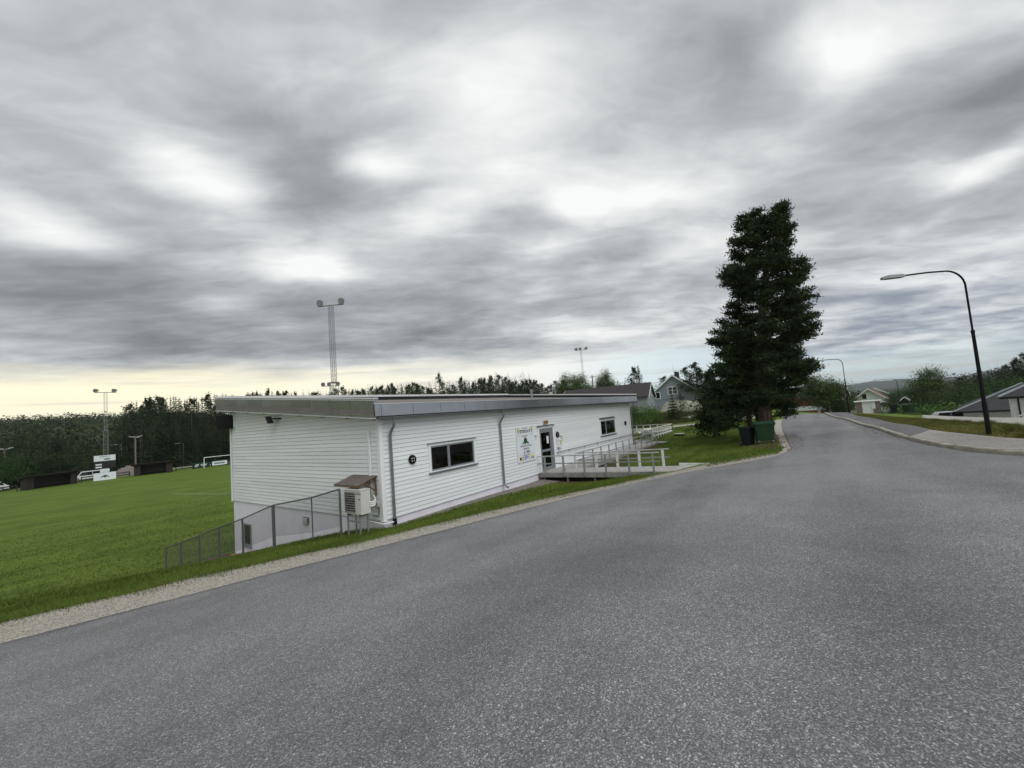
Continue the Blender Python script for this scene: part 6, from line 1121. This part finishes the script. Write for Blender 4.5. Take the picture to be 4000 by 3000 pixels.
for k_ in range(7):
    bx,by=((12.9+k_*2.4+rg.uniform(-.4,.4)),-17.6+rg.uniform(-.6,.6))
    t_=blades('grass_tussock','brown grass tussock on the strip of dry lawn',[(bx-.3,by-.2),(bx+.3,by-.2),(bx+.3,by+.2),(bx-.3,by+.2)],420,.1,.26,.012,'grass_dry',20+k_,None,.7); t_['kind']='thing'; tag(t_,None,'grass tussock','tussocks on the dry lawn')
blades('grass','scattered weeds growing into the gravel shoulder',band(vg,-.75,.05),3800,.03,.09,.008,'grass_verge',31,lambda Q,rg: rg.random(len(Q))<.3+.7*(np.sin(Q[:,0]*2.1)+np.sin(Q[:,0]*5.3)>.6)); blades('grass','dry brown fringe where the verge meets the gravel',band(vg,-.3,.3),5200,.03,.08,.008,'grass_dry',32)
# loose stones on the shoulder and in the gravel bed
def stones(name,label,poly,n,s0,s1,mat_,seed,lift=.0):
    rg=np.random.default_rng(seed); poly=np.array(poly); lo,hi=poly.min(0),poly.max(0); P=np.zeros((0,2))
    while len(P)<n: Q=rg.uniform(lo,hi,(n,2)); P=np.r_[P,Q[inside(Q,poly)]]
    P=P[:n]; z=H(P[:,0],P[:,1])+.022+lift; s=rg.uniform(s0,s1,n)*rg.uniform(.6,1,n)
    O=np.array([(1,0,0),(-1,0,0),(0,1,0),(0,-1,0),(0,0,.7),(0,0,-.7)],float); V_=O[None]*s[:,None,None]*rg.uniform(.6,1.2,(n,6,1))
    a=rg.random(n)*6.3; c,sn=np.cos(a)[:,None],np.sin(a)[:,None]; V_=np.stack([V_[...,0]*c-V_[...,1]*sn,V_[...,0]*sn+V_[...,1]*c,V_[...,2]],-1)+np.c_[P,z][:,None]
    F0=np.array([(0,2,4),(2,1,4),(1,3,4),(3,0,4),(2,0,5),(1,2,5),(3,1,5),(0,3,5)]); F_=(np.arange(n)[:,None,None]*6+F0[None]).reshape(-1,3)
    o=npmesh(name,V_.reshape(-1,3),F_,mat_,kind='stuff'); tag(o,label,'gravel'); return o
ep=P0[(P0[:,0]>-26)&(P0[:,0]<13)]; gp=G1[(P0[:,0]>-26)&(P0[:,0]<13)]
mat('pebble',(.36,.335,.295),.85,.45,25); mat('pebble_dark',(.21,.19,.175),.85,.45,20)
stones('gravel_stones','loose pale gravel on the shoulder between asphalt and grass',[tuple(p) for p in offs(ep,-.05)]+[tuple(p) for p in gp][::-1],26000,.008,.024,'pebble',1)
stones('gravel_stones','crushed stone in the bed along the long wall',[(.05,-.06),(9.2,-.06),(9.2,-1.1),(5,-1.0),(.05,-.35)],9000,.012,.035,'pebble_dark',2)
stones('gravel_stones','stray chippings along the asphalt edge',[tuple(p) for p in offs(ep,-1.3)]+[tuple(p) for p in ep][::-1],2600,.005,.013,'pebble',3,.01)
mat('leaf_litter',(.11,.075,.045),.9,.6,20)
stones('leaf_litter','brown needles and cones strewn at the road edge under the pine',[(12.5,-10.2),(14.2,-10.9),(18,-10.9),(22.5,-10.3),(22.5,-9.4),(18,-9.7),(13.5,-9.9)],420,.012,.04,'leaf_litter',4,.01); stones('leaf_litter','brown pine needles and cones on the grass under the big pine',[(13.5,-9.9),(18,-9.7),(22.5,-9.4),(25,-8.8),(24,-7.4),(19,-7.6),(15.5,-8.8)],2600,.012,.045,'leaf_litter',6,.03)
stones('leaf_litter','brown dead leaves gathered along the kerb',[(14,-14.2),(24,-13.6),(36,-12.9),(36,-12.7),(24,-13.35),(14,-13.95)],420,.01,.03,'leaf_litter',5,.01)

# the air over the valley
hz=MB().box(-11500,11500,-11500,11500,-24,82).build('haze','house_white'); hz['kind']='stuff'; hz['label']='thin pale haze over the whole landscape'
hm=bpy.data.materials.new('haze_air'); hm.use_nodes=True; NT=hm.node_tree; NT.nodes.clear(); pv=nd('ShaderNodeVolumePrincipled'); pv.inputs['Color'].default_value=(.80,.88,1.0,1); pv.inputs['Density'].default_value=1.1e-4; pv.inputs['Anisotropy'].default_value=0.0; oo=nd('ShaderNodeOutputMaterial'); NT.links.new(pv.outputs[0],oo.inputs['Volume']); hz.data.materials.clear(); hz.data.materials.append(hm)
